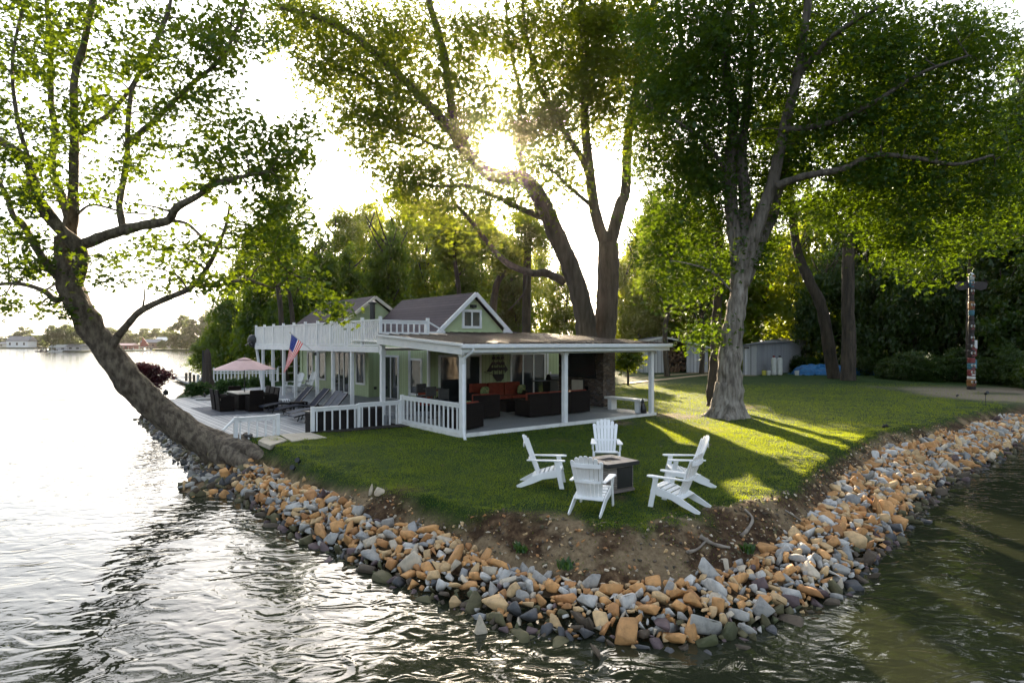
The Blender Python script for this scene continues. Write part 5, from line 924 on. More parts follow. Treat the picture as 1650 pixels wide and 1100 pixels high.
def big_tree(name, label, base, limbs, blobs, leaf, bark, nleaf, lsize, T, rc, seed, flare=None, group=None, twig=.017, gap=1.45, wob=.12, flat=.7):
    """limbs: ([(px,py,depth)...], r0, r1); blobs: (px,py,rx,ry,depth,ddepth,n clusters)"""
    rg = np.random.default_rng(seed); rr = random.Random(seed); root = thing(name, label, 'tree', base, 0, group); nodes = []; rad = []; m_ = MB()
    for pts, r0, r1 in limbs:
        P = smooth_path([at(*p) if len(p) == 3 else Vector(p[:3]) for p in pts], 12 if r0 > .36 else 6); n = len(P); rs = [r0 + (r1 - r0) * (i / (n - 1)) ** .9 for i in range(n)]
        if flare and pts is limbs[0][0]:
            for i in range(n):
                h = P[i].z - P[0].z if not callable(flare) else 0; rs[i] *= 1 + .75 * math.exp(-max(h, 0) / .45)
        m_.tube(P, rs, 56 if r0 > .36 else 24 if r0 > .2 else 12 if r0 > .12 else 8, wob=wob, sc=2.5 if r0 > .2 else 6, ridge=.06 if r0 > .36 else .03 if r0 > .2 else 0)
        for i, p in enumerate(P):
            if not (flare and pts is limbs[0][0] and i < n * .6): nodes.append(tuple(p)); rad.append(rs[i])
    C = []
    for (px, py, rx, ry, d, dd, n) in blobs:
        a = rg.random(n) * 6.283; q = np.sqrt(rg.random(n)); dep = d + dd * (rg.random(n) * 2 - 1)
        for k in range(n): C.append(tuple(at(px + rx * q[k] * math.cos(a[k]), py + ry * q[k] * math.sin(a[k]), dep[k])))
    C = np.array(C); N = np.zeros((len(nodes) + len(C) * 5, 3)); N[:len(nodes)] = nodes; Rr = np.zeros(len(N)); Rr[:len(rad)] = rad; cnt = len(nodes)
    base_n = N[:cnt].copy(); dmin = np.array([np.linalg.norm(base_n - c, axis=1).min() for c in C]); tips = []; segs = []
    for ci in np.argsort(dmin):
        c = C[ci]; dd = np.linalg.norm(N[:cnt] - c, axis=1) + np.maximum(N[:cnt, 2] - c[2], 0) * .6 + np.where(Rr[:cnt] < .02, .25, 0); j = int(dd.argmin()); a = Vector(N[j]); b = Vector(c); ln = (b - a).length
        if ln < .05: continue
        mid = a.lerp(b, .5) + Vector((rr.gauss(0, .09), rr.gauss(0, .09), rr.gauss(.02, .08) + .05)) * ln; r0 = min(Rr[j] * .75, twig + .014 * ln); P = smooth_path([a, mid, b], 3); rs = [r0 + (.006 - r0) * i / (len(P) - 1) for i in range(len(P))]
        m_.tube(P, rs, 5 if r0 > .02 else 4, cap=False)
        for i in (2, 3, 4, 5, 6):
            if i < len(P): N[cnt] = P[i]; Rr[cnt] = max(rs[i], .008); cnt += 1
        segs.append((np.array(P[-3]), np.array(P[-1])))
    tr = m_.build('trunk', M[bark], root, smooth=True); tr.location = -Vector(base)
    A = np.array([s_[0] for s_ in segs]); B = np.array([s_[1] for s_ in segs]); per = max(1, nleaf // len(segs)); k = rg.integers(0, len(segs), per * len(segs)); t = rg.random(len(k))[:, None] * 1.15
    g = rg.normal(size=(len(k), 3)) * rc * np.array([1, 1, flat]); P = A[k] + (B[k] - A[k]) * t + g
    v = P - np.array([0, 0, HC]); v /= np.linalg.norm(v, axis=1)[:, None]; ang = np.degrees(np.arccos(np.clip(v @ SUNV, -1, 1))); P = P[(ang > gap) & (rg.random(len(P)) < .6 + .4 * np.clip((ang - gap) / 1.5, 0, 1))]
    Vt, Ft = leaves(P, lsize, T, seed); cr = npmesh('crown', Vt - np.array(base), Ft, M[leaf], root); return root
b0 = gp(385, 741, -.62)
D0 = 17.6
sycl = [([(402, 740, 16.9), (365, 724, 17.4), (310, 700, 17.5), (258, 662, 17.4), (221, 626, 17.2), (188, 585, 17), (160, 548, 16.8), (138, 512, 16.6), (121, 478, 16.5), (111, 450, 16.4), (108, 415, 16.4), (108, 385, 16.5)], .41, .25),
        ([(118, 465, 16.5), (128, 430, 16.2), (126, 398, 16.0), (98, 371, 15.8), (73, 338, 15.6), (55, 318, 15.5), (51, 284, 15.4), (40, 255, 15.2), (0, 227, 15), (-50, 205, 14.8)], .21, .07),
        ([(108, 390, 16.5), (110, 350, 16.8), (98, 313, 17), (84, 269, 17.2), (89, 211, 17.4), (82, 164, 17.5), (82, 91, 17.6), (75, 0, 17.8), (70, -60, 18)], .14, .05),
        ([(110, 400, 16.5), (118, 350, 16.2), (118, 309, 16.1), (120, 218, 16), (120, 127, 15.8), (135, 73, 15.6), (149, 0, 15.5), (155, -60, 15.4)], .15, .055),
        ([(118, 400, 16.4), (135, 393, 16.2), (182, 376, 15.8), (225, 364, 15.4), (269, 356, 15.1), (284, 335, 14.9), (320, 315, 14.7), (342, 298, 14.6), (382, 287, 14.4), (436, 276, 14.2)], .165, .035),
        ([(198, 366, 15.7), (193, 327, 15.8), (204, 262, 16), (207, 189, 16.1), (215, 138, 16.2), (236, 102, 16.3), (269, 29, 16.4), (280, -30, 16.4)], .095, .03),
        ([(120, 220, 16), (150, 200, 16.3), (175, 185, 16.6), (215, 135, 16.8), (255, 55, 17), (275, 0, 17.2)], .09, .03),
        ([(207, 230, 16), (247, 196, 15.7), (269, 175, 15.5), (309, 135, 15.3), (349, 102, 15.1), (378, 55, 15), (393, 11, 14.9), (400, -30, 14.9)], .08, .03),
        ([(180, 562, 16.8), (188, 545, 16.8), (200, 530, 16.7), (224, 503, 16.5), (261, 484, 16.2), (309, 462, 15.8), (336, 428, 15.5), (352, 395, 15.4), (365, 360, 15.4), (370, 330, 15.4)], .12, .03),
        ([(314, 458, 15.8), (350, 460, 15.4), (395, 451, 15), (440, 462, 14.7), (470, 445, 14.5), (500, 450, 14.3)], .06, .02),
        ([(112, 470, 16.5), (91, 484, 16.6), (71, 469, 16.7), (37, 458, 16.8), (0, 458, 17), (-60, 470, 17)], .10, .03),
        ([(110, 455, 16.4), (88, 440, 16.2), (63, 406, 16), (37, 361, 15.8), (22, 348, 15.7), (8, 310, 15.6), (-30, 250, 15.5)], .12, .05),
        ([(125, 345, 16.1), (150, 330, 16.6), (200, 342, 17), (240, 345, 17.2)], .04, .015), ([(269, 356, 15.1), (300, 360, 15), (330, 385, 15), (360, 400, 15), (410, 395, 15)], .05, .015),
        ([(70, 350, 15.6), (60, 300, 15.3), (30, 200, 15.2), (20, 100, 15.2), (40, 0, 15.2)], .07, .03)]
sycb = [(60, 50, 80, 80, 16, 2.5, 46), (180, 60, 100, 70, 16, 2.5, 46), (300, 90, 90, 80, 16, 2.5, 46), (390, 40, 75, 55, 15.5, 2, 28), (60, 190, 90, 80, 16, 2.5, 44), (40, 285, 70, 55, 15.5, 2, 24), (200, 190, 80, 60, 16, 2, 18),
        (310, 210, 100, 60, 15.5, 2, 40), (400, 240, 90, 50, 15, 2, 34), (465, 225, 50, 45, 15, 1.5, 14), (180, 300, 80, 40, 16, 2, 10), (400, 320, 80, 45, 15, 1.5, 24), (300, 405, 120, 26, 15.5, 1.5, 20), (430, 380, 75, 50, 14.8, 1.5, 26),
        (60, 400, 75, 45, 16, 1.5, 20), (15, 340, 50, 60, 15.5, 1.5, 14), (100, 500, 45, 18, 16.6, .6, 7), (30, 430, 40, 25, 16.5, 1, 8), (10, 490, 20, 20, 16.8, .6, 4), (160, 440, 40, 35, 16.5, 1, 8), (260, 440, 80, 30, 16, 1, 12), (370, 455, 60, 22, 15.3, .8, 10),
        (470, 440, 50, 25, 14.5, .8, 9), (545, 500, 22, 22, 13.9, .4, 5), (510, 470, 25, 15, 14.2, .4, 3), (-60, 200, 60, 200, 16, 2, 20), (200, -50, 250, 50, 16, 2, 40), (250, 300, 40, 40, 15.6, 1, 5), (470, 300, 40, 50, 14.6, 1, 8)]
M['bark_syc'] = pm('mottled_sycamore_bark', (.21, .17, .12), (.065, .047, .033), 8, .9, 1.0, .06, (1, 1, .5), lo=.36, hi=.62, det=12)
big_tree('sycamore_tree', 'huge sycamore leaning far out over the lake from beside the deck', tuple(b0), sycl, sycb, 'leaf_syc', 'bark_syc', 22000, .125, T_star(), .20, 3, flare=None, wob=.22)
st_ = [o for o in bpy.data.objects if o.get('label', '').startswith('huge sycamore')][0]; m_ = MB()
for P_ in ([(372, 722, 17.2), (402, 728, 16.8), (428, 741, 16.3), (446, 752, 15.9)], [(368, 732, 17.0), (398, 748, 16.4), (416, 762, 16.0)], [(350, 728, 17.3), (372, 752, 17.0), (382, 775, 16.7)], [(345, 712, 17.6), (385, 712, 17.6), (415, 722, 17.2)], [(330, 722, 17.6), (345, 748, 17.9), (350, 768, 18.2)]):
    Q_ = smooth_path([at(*q) for q in P_], 5); m_.tube(Q_, [.30 * (1 - .72 * i / len(Q_)) for i in range(len(Q_))], 16, wob=.35, sc=4, ridge=.05)
m_.build('root', M['bark_syc'], st_, smooth=True).location = -Vector(b0)
# second pair: tall maples behind the porch
Dm = 32.5
def dl(pts, d0, d1): n = len(pts); return [(x, y, d0 + (d1 - d0) * i / (n - 1)) for i, (x, y) in enumerate(pts)]
mA = [(dl([(948, 640), (946, 570), (942, 511), (923, 440), (894, 373), (871, 321), (843, 288), (815, 288), (781, 275), (748, 240), (718, 200), (686, 165), (615, 95), (545, 43), (450, 10)], 32.5, 29), .57, .11),
      (dl([(762, 256), (735, 215), (715, 85), (691, 0), (685, -60)], 30.5, 30), .26, .12), (dl([(909, 454), (880, 440), (857, 440), (819, 425), (790, 397), (770, 370), (753, 350), (735, 330)], 32.4, 30), .22, .08),
      (dl([(885, 355), (860, 345), (828, 331), (800, 317), (750, 300), (700, 300), (640, 290)], 32.2, 29), .2, .05), (dl([(842, 279), (835, 220), (838, 150), (820, 70), (815, -20)], 31.5, 33), .16, .06),
      (dl([(757, 217), (720, 240), (670, 220), (620, 200), (560, 180)], 30.5, 29), .12, .04), (dl([(686, 165), (640, 160), (580, 120), (520, 110), (470, 90)], 30, 28), .1, .03), (dl([(850, 440), (845, 470), (820, 500)], 31.5, 31), .05, .02)]
mB = [(dl([(965, 660), (970, 580), (976, 515), (980, 440), (981, 392)], 33, 33), .60, .52), (dl([(978, 400), (961, 350), (951, 284), (942, 189), (942, 95), (937, 0), (935, -60)], 33, 32), .33, .12), (dl([(982, 395), (1000, 330), (1008, 307), (1013, 213), (1031, 118), (1046, 38), (1060, -40)], 33, 34), .35, .13),
      (dl([(957, 335), (942, 322), (915, 300), (894, 279), (860, 255)], 33, 31), .13, .05), (dl([(948, 280), (937, 255), (904, 203), (866, 128), (847, 47), (840, -30)], 32.8, 31), .2, .07), (dl([(1012, 220), (1040, 180), (1075, 120), (1100, 60)], 33.8, 33), .12, .05), (dl([(1030, 120), (1000, 60), (985, 0)], 34, 34), .1, .04)]
bA = [(560, 40, 120, 55, 30, 3.5, 70), (680, 70, 110, 70, 30, 4, 90), (600, 140, 95, 60, 29.5, 3, 70), (700, 175, 90, 60, 30, 3.5, 70), (640, 235, 60, 50, 29.5, 2.5, 34), (720, 275, 85, 45, 30, 3, 50), (790, 110, 80, 90, 31, 4, 80), (770, 200, 60, 50, 31, 3, 34), (640, 300, 50, 30, 29.5, 2, 16), (690, 330, 50, 28, 30, 2, 16), (860, 180, 60, 60, 31, 3, 30),
      (790, 330, 60, 24, 30.5, 2, 18), (800, 250, 70, 55, 31.5, 3, 46), (840, 240, 50, 70, 31.5, 3, 26), (760, 300, 60, 35, 31, 2, 22), (500, 70, 60, 60, 29, 2, 24), (470, 20, 50, 35, 29, 2, 18), (530, 110, 50, 40, 29, 2, 20), (570, 210, 45, 30, 29, 1.5, 12), (800, -50, 300, 50, 31, 4, 90), (610, 200, 60, 50, 29, 2, 26), (750, 385, 40, 30, 30, 1, 6)]
bB = [(890, 60, 90, 80, 33, 3.5, 90), (1000, 60, 80, 70, 33.5, 3.5, 80), (920, 150, 60, 60, 33, 3, 44), (870, 230, 50, 50, 32, 3, 28), (1040, 130, 55, 70, 33.5, 3, 44), (985, 190, 40, 50, 33, 3, 16), (1050, 220, 30, 50, 33.5, 2, 12), (900, 290, 40, 40, 32.5, 2, 12), (960, 100, 50, 80, 33, 3, 40), (860, 330, 50, 30, 32.5, 2, 10), (980, -50, 140, 45, 33.5, 4, 50)]
big_tree('maple_tree', 'tall maple behind the porch with its trunk curving to the left across the sun', (3.9, 32.5, -.05), mA, bA, 'leaf_mid', 'bark', 42000, .165, T_spray(), .55, 11)
big_tree('maple_tree', 'straight tall maple behind the porch that forks into two upright stems', (4.95, 33.0, -.05), mB, bB, 'leaf_mid', 'bark', 36000, .165, T_spray(), .55, 12)
# the big tree on the lawn
rb = gp(1172, 674, -.05); Dr = rb.y
mR = [([(1172, 676, Dr), (1173, 655, Dr), (1175, 620, Dr), (1176, 580, Dr), (1180, 540, Dr), (1186, 500, Dr), (1193, 455, Dr), (1197, 425, Dr), (1200, 398, Dr)], .49, .24), (dl([(1190, 470), (1190, 420), (1182, 364), (1175, 273), (1182, 182), (1168, 105), (1176, 0), (1180, -80)], Dr, Dr + 1.5), .30, .12),
      (dl([(1196, 460), (1208, 400), (1227, 345), (1248, 282), (1264, 205), (1285, 120), (1300, 20), (1310, -60)], Dr, Dr - 1.5), .28, .1), (dl([(1200, 450), (1222, 395), (1245, 345), (1252, 315), (1268, 260), (1310, 190), (1350, 110), (1380, 30)], Dr, Dr + 2.5), .26, .07), (dl([(1193, 450), (1200, 386), (1200, 318), (1195, 240), (1205, 160), (1210, 60), (1215, -60)], Dr + .2, Dr + 1), .28, .1),
      (dl([(1250, 300), (1295, 284), (1355, 273), (1409, 250), (1477, 255), (1540, 265), (1600, 250)], Dr - 1, Dr - 3), .14, .04), (dl([(1176, 280), (1130, 225), (1080, 190), (1040, 170)], Dr + .5, Dr - 1), .1, .03), (dl([(1280, 130), (1340, 60), (1420, 10)], Dr - 1, Dr - 3), .12, .05), (dl([(1262, 210), (1330, 200), (1400, 170), (1480, 120), (1560, 90)], Dr - 1, Dr - 3), .12, .04),
      (dl([(1188, 480), (1150, 440), (1110, 425), (1080, 420)], Dr, Dr - 1), .05, .015)]
bR = [(1100, 60, 80, 60, 24, 3, 60), (1210, 60, 90, 70, 24, 3, 80), (1330, 60, 100, 70, 23.5, 3, 95), (1460, 70, 100, 70, 22.5, 3, 90), (1570, 90, 80, 65, 22, 2.5, 55), (1090, 170, 65, 60, 24, 2.5, 50), (1190, 180, 80, 60, 24.5, 3, 60), (1310, 180, 95, 60, 24, 3, 80), (1430, 180, 90, 65, 23, 3, 80), (1540, 195, 75, 60, 22, 2.5, 50),
      (1110, 270, 60, 45, 24, 2, 32), (1220, 280, 60, 40, 25, 2, 26), (1330, 270, 90, 35, 24, 2.5, 40), (1450, 290, 90, 45, 23, 2.5, 54), (1560, 290, 70, 50, 22, 2, 38), (1500, 370, 70, 45, 22.5, 2, 26), (1590, 220, 50, 60, 22, 2, 16), (1190, 425, 50, 28, 22.8, .6, 14), (1130, 430, 50, 30, 23.5, 1, 16), (1090, 350, 45, 40, 24, 1.5, 14), (1165, 350, 40, 40, 23.5, 1, 10), (1140, 545, 35, 14, 22.5, .5, 6), (1250, -50, 260, 50, 23.5, 3, 110), (1100, 480, 45, 25, 23.5, 1, 8), (1180, 250, 80, 60, 25, 2.5, 40), (1280, 330, 60, 40, 25, 2, 18), (1230, 360, 50, 30, 24, 2, 12), (1400, 350, 90, 40, 23.5, 2, 30), (1130, 330, 60, 50, 25, 2, 20), (1470, 420, 70, 40, 23, 2, 16), (1620, 330, 50, 70, 22.5, 2, 30), (1060, 260, 40, 60, 24.5, 1.5, 22), (1050, 380, 30, 50, 25, 1, 10)]
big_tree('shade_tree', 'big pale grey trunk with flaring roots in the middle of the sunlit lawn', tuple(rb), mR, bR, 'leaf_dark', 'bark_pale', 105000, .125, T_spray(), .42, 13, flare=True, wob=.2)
# root flare lobes as part of the trunk
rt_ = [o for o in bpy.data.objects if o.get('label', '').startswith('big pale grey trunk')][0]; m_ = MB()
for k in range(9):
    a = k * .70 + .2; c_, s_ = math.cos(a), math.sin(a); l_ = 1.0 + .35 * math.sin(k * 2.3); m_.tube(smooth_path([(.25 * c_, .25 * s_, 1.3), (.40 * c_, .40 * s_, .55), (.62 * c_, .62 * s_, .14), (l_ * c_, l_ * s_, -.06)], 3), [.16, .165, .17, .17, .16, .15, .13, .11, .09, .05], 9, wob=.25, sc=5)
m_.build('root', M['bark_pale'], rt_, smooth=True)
# dark shrubby trunk right behind it
sm2 = gp(1150, 655, -.02)
big_tree('young_tree', 'dark ivy-wrapped trunk half hidden behind the big pale trunk', tuple(sm2), [(dl([(1143, 668), (1146, 645), (1151, 600), (1153, 560), (1157, 470), (1157, 373), (1136, 295), (1114, 205), (1098, 68), (1090, -20)], sm2.y, sm2.y + 1), .26, .1)], [(1120, 150, 50, 60, 26.5, 1.5, 14), (1130, 300, 40, 50, 26.5, 1.5, 10)], 'leaf_dark', 'bark_dark', 3500, .17, T_spray(), .4, 14, wob=.5)
sb = gp(1012, 622, .05)
big_tree('sapling', 'small bushy tree seen through the porch beside the fireplace', tuple(sb), [(dl([(1012, 622), (1012, 605), (1010, 585)], sb.y, sb.y), .09, .04)], [(1010, 578, 20, 22, sb.y, .8, 26)], 'leaf_mid', 'bark_dark', 1500, .18, T_spray(), .25, 15)
# ---- woodland: unit crowns shared by many trees
def unit_crown(nm, seed, nc, nl, ls, leaf, shape=0):
    rg = np.random.default_rng(seed); q = rg.normal(size=(nc, 3)); q /= np.linalg.norm(q, axis=1)[:, None]; r = (.35 + .65 * rg.random(nc) ** .6)[:, None]; C = q * r
    C[:, 2] *= 1.0; tz = (C[:, 2] + 1) / 2; C[:, :2] *= (1.05 - .55 * np.clip(tz - .35, 0, 1) * 1.2)[:, None]; C += rg.normal(size=C.shape) * .08
    k = rg.integers(0, nc, nl); P = C[k] + rg.normal(size=(nl, 3)) * np.array([.12, .12, .065]) * (.6 + .8 * rg.random(nc))[k][:, None]
    Vt, Ft = leaves(P, ls, T_spray(), seed, .5); me = npmesh(nm, Vt, Ft, M[leaf]); d = me.data; bpy.data.objects.remove(me); return d
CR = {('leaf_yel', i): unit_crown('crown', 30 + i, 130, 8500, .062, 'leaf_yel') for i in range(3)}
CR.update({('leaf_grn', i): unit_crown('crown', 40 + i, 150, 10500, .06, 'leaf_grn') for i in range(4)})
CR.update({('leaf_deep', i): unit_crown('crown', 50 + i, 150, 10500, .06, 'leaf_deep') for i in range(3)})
CR.update({('leaf_far', i): unit_crown('crown', 60 + i, 70, 2600, .12, 'leaf_far') for i in range(3)})
def unit_trunk(seed):
    rr = random.Random(seed); m_ = MB(); P = smooth_path([(0, 0, 0), (rr.gauss(0, .02), rr.gauss(0, .02), .3), (rr.gauss(0, .04), rr.gauss(0, .04), .6), (rr.gauss(0, .05), rr.gauss(0, .05), .95)], 4); m_.tube(P, [.028 * (1 - .75 * i / len(P)) for i in range(len(P))], 8)
    for k in range(10):
        i = rr.randint(4, len(P) - 2); a = rr.random() * 6.28; l_ = rr.uniform(.15, .35); q = P[i] + Vector((math.cos(a) * l_, math.sin(a) * l_, l_ * rr.uniform(.5, 1.1))); m_.tube(smooth_path([P[i], P[i].lerp(q, .5) + Vector((0, 0, -.02)), q], 3), [.012 * (1 - .7 * j / 7) for j in range(7)], 5)
    o = m_.build('trunk', M['bark_dark'], smooth=True); d = o.data; bpy.data.objects.remove(o); return d
UT = [unit_trunk(80 + i) for i in range(4)]
fr = random.Random(99)
def wood_tree(px, ytop, d, wpx, leaf, label, zbot=1.0, name='woodland_tree', group='trees of the wood behind the house', gz0=0.1, trunk=True):
    x = (px - 825) / 1000 * d; zt = HC + (Y0 - ytop) / 1000 * d; w_ = wpx / 1000 * d / 2; root = thing(name, label, 'tree', (x, d, gz0), fr.random() * 6.28, group)
    h = (zt - zbot) / 2; nst = max(1, min(4, round(h / w_ * .7))); hh = h / (1 + (nst - 1) * .62)
    for q in range(nst):                             # a tall crown is several leafy masses one above the other
        cr = bpy.data.objects.new('crown', CR[(leaf, fr.randrange(3))]); COL.objects.link(cr); cr.parent = root; ws = w_ * (1.25 - .32 * (q / max(1, nst - 1)) if nst > 1 else 1) * fr.uniform(.88, 1.1); off = .25 * ws if nst > 1 else 0
        cr.location = (fr.uniform(-off, off), fr.uniform(-off, off), zbot + hh * (1 + q * 1.24) - gz0); cr.scale = (ws, ws * fr.uniform(.9, 1.2), hh); cr.rotation_euler = (fr.uniform(-.15, .15), fr.uniform(-.15, .15), fr.random() * 6)
    if trunk: tr = bpy.data.objects.new('trunk', UT[fr.randrange(4)]); COL.objects.link(tr); tr.parent = root; tr.scale = (zt * .55, zt * .55, zt * .92)
    return root
Y_, G_ = 'leaf_yel', 'leaf_grn'
woods = [(345, 525, 52, 60, G_, 'low green tree at the lake edge of the wood, nearest the water', .0), (375, 460, 49, 85, G_, 'round green tree over the hedge end of the deck', .0), (420, 435, 45, 90, G_, 'dense green tree above the balcony dish', .3), (465, 435, 43, 80, G_, 'green tree directly behind the balcony railing end', .5), (330, 560, 66, 46, G_, 'small far green tree at the lake shore', -.5),
         (395, 390, 62, 90, Y_, 'pale yellow green tree top above the dish', 1), (450, 365, 66, 100, Y_, 'thin-leaved yellow green tree left of the tall roof mast', 2), (505, 380, 50, 90, G_, 'green tree just left of the far roof', .8), (545, 340, 64, 110, Y_, 'sunlit yellow green tree behind the far roof', 1), (590, 325, 70, 100, Y_, 'tall backlit tree behind the stove pipe', 1),
         (620, 355, 50, 85, G_, 'green tree behind the stove pipe gable', .8), (650, 300, 64, 95, Y_, 'backlit tree left above the big gable roof', 1), (700, 305, 60, 95, Y_, 'backlit tree directly above the ridge of the big gable roof', 1), (735, 355, 48, 80, G_, 'darker tree behind the gable peak', .8), (780, 340, 64, 90, Y_, 'backlit tree just right of the gable peak', 1),
         (820, 395, 60, 80, Y_, 'low backlit tree left of the maple trunks', .5), (870, 400, 66, 90, Y_, 'low backlit tree seen between the curving maple and the house', .5), (915, 425, 56, 70, Y_, 'low backlit tree between the two maple trunks', .3), (1000, 418, 60, 95, Y_, 'bright backlit tree right of the forked maple', .0), (1045, 355, 66, 95, Y_, 'bright yellow green tree over the long shed', .0),
         (1085, 350, 60, 110, Y_, 'yellow green tree over the right part of the long shed', .0), (1030, 440, 58, 75, Y_, 'low bright tree behind the left end of the long shed', .0), (1140, 355, 62, 115, Y_, 'bright tree left of the big pale trunk', .0), (1180, 420, 60, 95, Y_, 'low bright tree behind the big pale trunk', .0), (1225, 345, 58, 115, Y_, 'bright tree over the blue grey shed', .0),
         (1270, 380, 62, 105, Y_, 'yellow green tree right of the blue grey shed roof', .0), (1310, 320, 64, 125, Y_, 'tall backlit tree above the blue tarpaulin', .5), (1330, 410, 53, 105, G_, 'dark green tree close behind the blue tarpaulin', .0), (1375, 330, 58, 120, G_, 'tall dark tree right of the leaning dark trunk', .5), (1410, 420, 50, 100, G_, 'dark tree at the wood edge right of the tarpaulin', .0),
         (1440, 150, 62, 150, G_, 'very tall dark tree behind the long low limb', 1), (1470, 380, 47, 110, G_, 'dark tree left of the carved pole wing', .0), (1510, 180, 56, 140, G_, 'tall dark tree behind the left wing of the carved pole', .5), (1540, 420, 45, 100, G_, 'dark tree directly behind the carved pole', .0), (1580, 210, 50, 130, G_, 'tall tree behind the right wing of the carved pole', .5),
         (1610, 440, 43, 100, G_, 'dark tree at the wood edge right of the carved pole', .0), (1655, 90, 48, 150, G_, 'tall dark tree at the right border behind the gravel', .5), (1680, 400, 40, 130, G_, 'wide dark tree at the right border beside the gravel', .0), (1760, 80, 42, 200, G_, 'unseen tall tree added beyond the gravel to reflect in the lake', .0), (1900, 60, 44, 260, G_, 'unseen tall tree added farther along the right shore for reflections', .0), (2080, 250, 48, 260, G_, 'farthest unseen tall tree added along the right shore for reflections', .0), (1075, 300, 46, 80, G_, 'tall loose green tree between the forked maple and the big pale trunk', 5.5), (1130, 330, 50, 90, G_, 'green tree close behind the big pale trunk, on its house side', 5.0), (830, 370, 52, 70, G_, 'green tree filling the gap left of the curving maple', 1.0), (1625, 150, 47, 120, G_, 'very tall dark tree between the carved pole and the right border', .5), (1038, 350, 62, 75, Y_, 'sunlit tree filling the gap right of the forked maple', 1.0), (560, 400, 54, 80, G_, 'green tree between the mast and the stove pipe', .5)]  # the right-shore trees out of view are added to darken the water's reflection
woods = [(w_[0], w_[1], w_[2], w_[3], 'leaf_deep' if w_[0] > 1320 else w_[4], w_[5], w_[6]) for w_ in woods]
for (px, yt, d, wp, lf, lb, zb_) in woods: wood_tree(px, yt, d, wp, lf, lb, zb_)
bushes = [(440, 590, 44, 60), (475, 585, 47, 50), (700, 560, 44, 50), (760, 575, 45, 50), (1300, 572, 52, 50), (1345, 575, 54, 60), (1400, 560, 48, 60), (1435, 575, 44, 50), (1470, 565, 42, 60), (1505, 575, 41, 55), (1545, 560, 41, 55), (1590, 575, 39, 60), (1630, 560, 38, 60), (1670, 570, 36, 70), (1170, 560, 62, 60), (1235, 560, 62, 60), (1090, 560, 64, 70), (1020, 575, 66, 60), (900, 575, 68, 60), (850, 575, 66, 60), (345, 590, 50, 40), (1380, 585, 51, 40), (1700, 560, 34, 90), (1280, 540, 60, 60), (960, 570, 68, 70)]
bl_ = ['beyond the platform railing', 'behind the flag', 'behind the big gable roof, left part', 'behind the big gable roof, right part', 'at the end of the blue grey shed', 'behind the tarpaulin', 'behind the plank stack', 'right of the plank stack', 'at the gravel edge, leftmost', 'left of the carved pole', 'just behind the carved pole foot', 'right of the carved pole', 'by the thin garden light', 'at the right border', 'behind the big pale trunk', 'over the blue grey shed door', 'behind the long shed', 'left of the long shed', 'behind the maple trunks', 'left of the maple trunks', 'at the lake end of the hedge', 'above the tarpaulin', 'past the right border', 'above the shed roof corner', 'between the maples and the long shed']
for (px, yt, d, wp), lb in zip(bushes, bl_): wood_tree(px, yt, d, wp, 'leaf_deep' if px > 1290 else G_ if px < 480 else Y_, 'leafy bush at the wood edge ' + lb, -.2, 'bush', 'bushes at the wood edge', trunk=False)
# distinct dark stems in front of the wood
def stem(name, label, pts, d, r0, r1, seed, blobs, leaf='leaf_mid', nl=2500):
    pts = [(pts[0][0], Y0 + (HC + .15) / d * 1000)] + pts[1:]; b = at(pts[0][0], pts[0][1], d); big_tree(name, label, (b.x, d, b.z), [(dl(pts, d, d + 1), r0, r1)], blobs, leaf, 'bark_dark', nl, .2, T_spray(), .45, seed)
stem('woodland_tree', 'dark leaning stem rising right of the blue grey shed', [(1345, 590), (1325, 500), (1305, 455), (1284, 400), (1273, 309), (1262, 220)], 44, .42, .2, 51, [(1270, 300, 45, 60, 44, 2, 20), (1290, 220, 60, 50, 44, 2, 20)], 'leaf_dark', 5000)
stem('woodland_tree', 'straight dark stem behind the plank stack', [(1366, 600), (1368, 545), (1366, 491), (1370, 364), (1391, 273), (1420, 160), (1440, 60)], 42, .48, .22, 52, [(1380, 330, 60, 60, 42, 2, 24), (1430, 150, 70, 70, 42, 2, 30)], 'leaf_dark', 7000)
stem('woodland_tree', 'straight purple brown stem between the gable and the curving maple', [(848, 600), (848, 530), (849, 450), (850, 360)], 40, .29, .26, 53, [(850, 380, 30, 30, 40, 1.5, 8)])
stem('woodland_tree', 'slanting dark stem just right of the gable peak', [(800, 600), (793, 530), (800, 460), (815, 430), (812, 380)], 42, .32, .14, 54, [(800, 400, 40, 30, 42, 2, 14)], 'leaf_mid', 3000)
stem('woodland_tree', 'thin dark stem above the left slope of the big gable roof', [(742, 560), (740, 480), (733, 420), (728, 350), (730, 300)], 44, .2, .08, 55, [(735, 380, 40, 50, 44, 2, 22)], 'leaf_mid', 4000)
stem('woodland_tree', 'twin-looking dark stem left above the balcony', [(460, 600), (452, 500), (446, 450), (440, 400), (436, 350)], 40, .2, .08, 56, [(440, 400, 50, 40, 40, 2, 16)], 'leaf_syc', 2500)
stem('woodland_tree', 'dark stem behind the wooden pole with the white mast', [(478, 600), (470, 500), (458, 440), (452, 390), (440, 330)], 41, .18, .06, 57, [(455, 360, 45, 50, 41, 2, 16), (470, 300, 30, 30, 41, 1, 6)], 'leaf_syc', 2500)
stem('woodland_tree', 'thin forked stem in front of the dark wood left of the carved pole', [(1560, 610), (1560, 500), (1565, 400), (1590, 300)], 40, .14, .06, 58, [(1570, 350, 40, 50, 40, 2, 14)], 'leaf_dark', 2500)
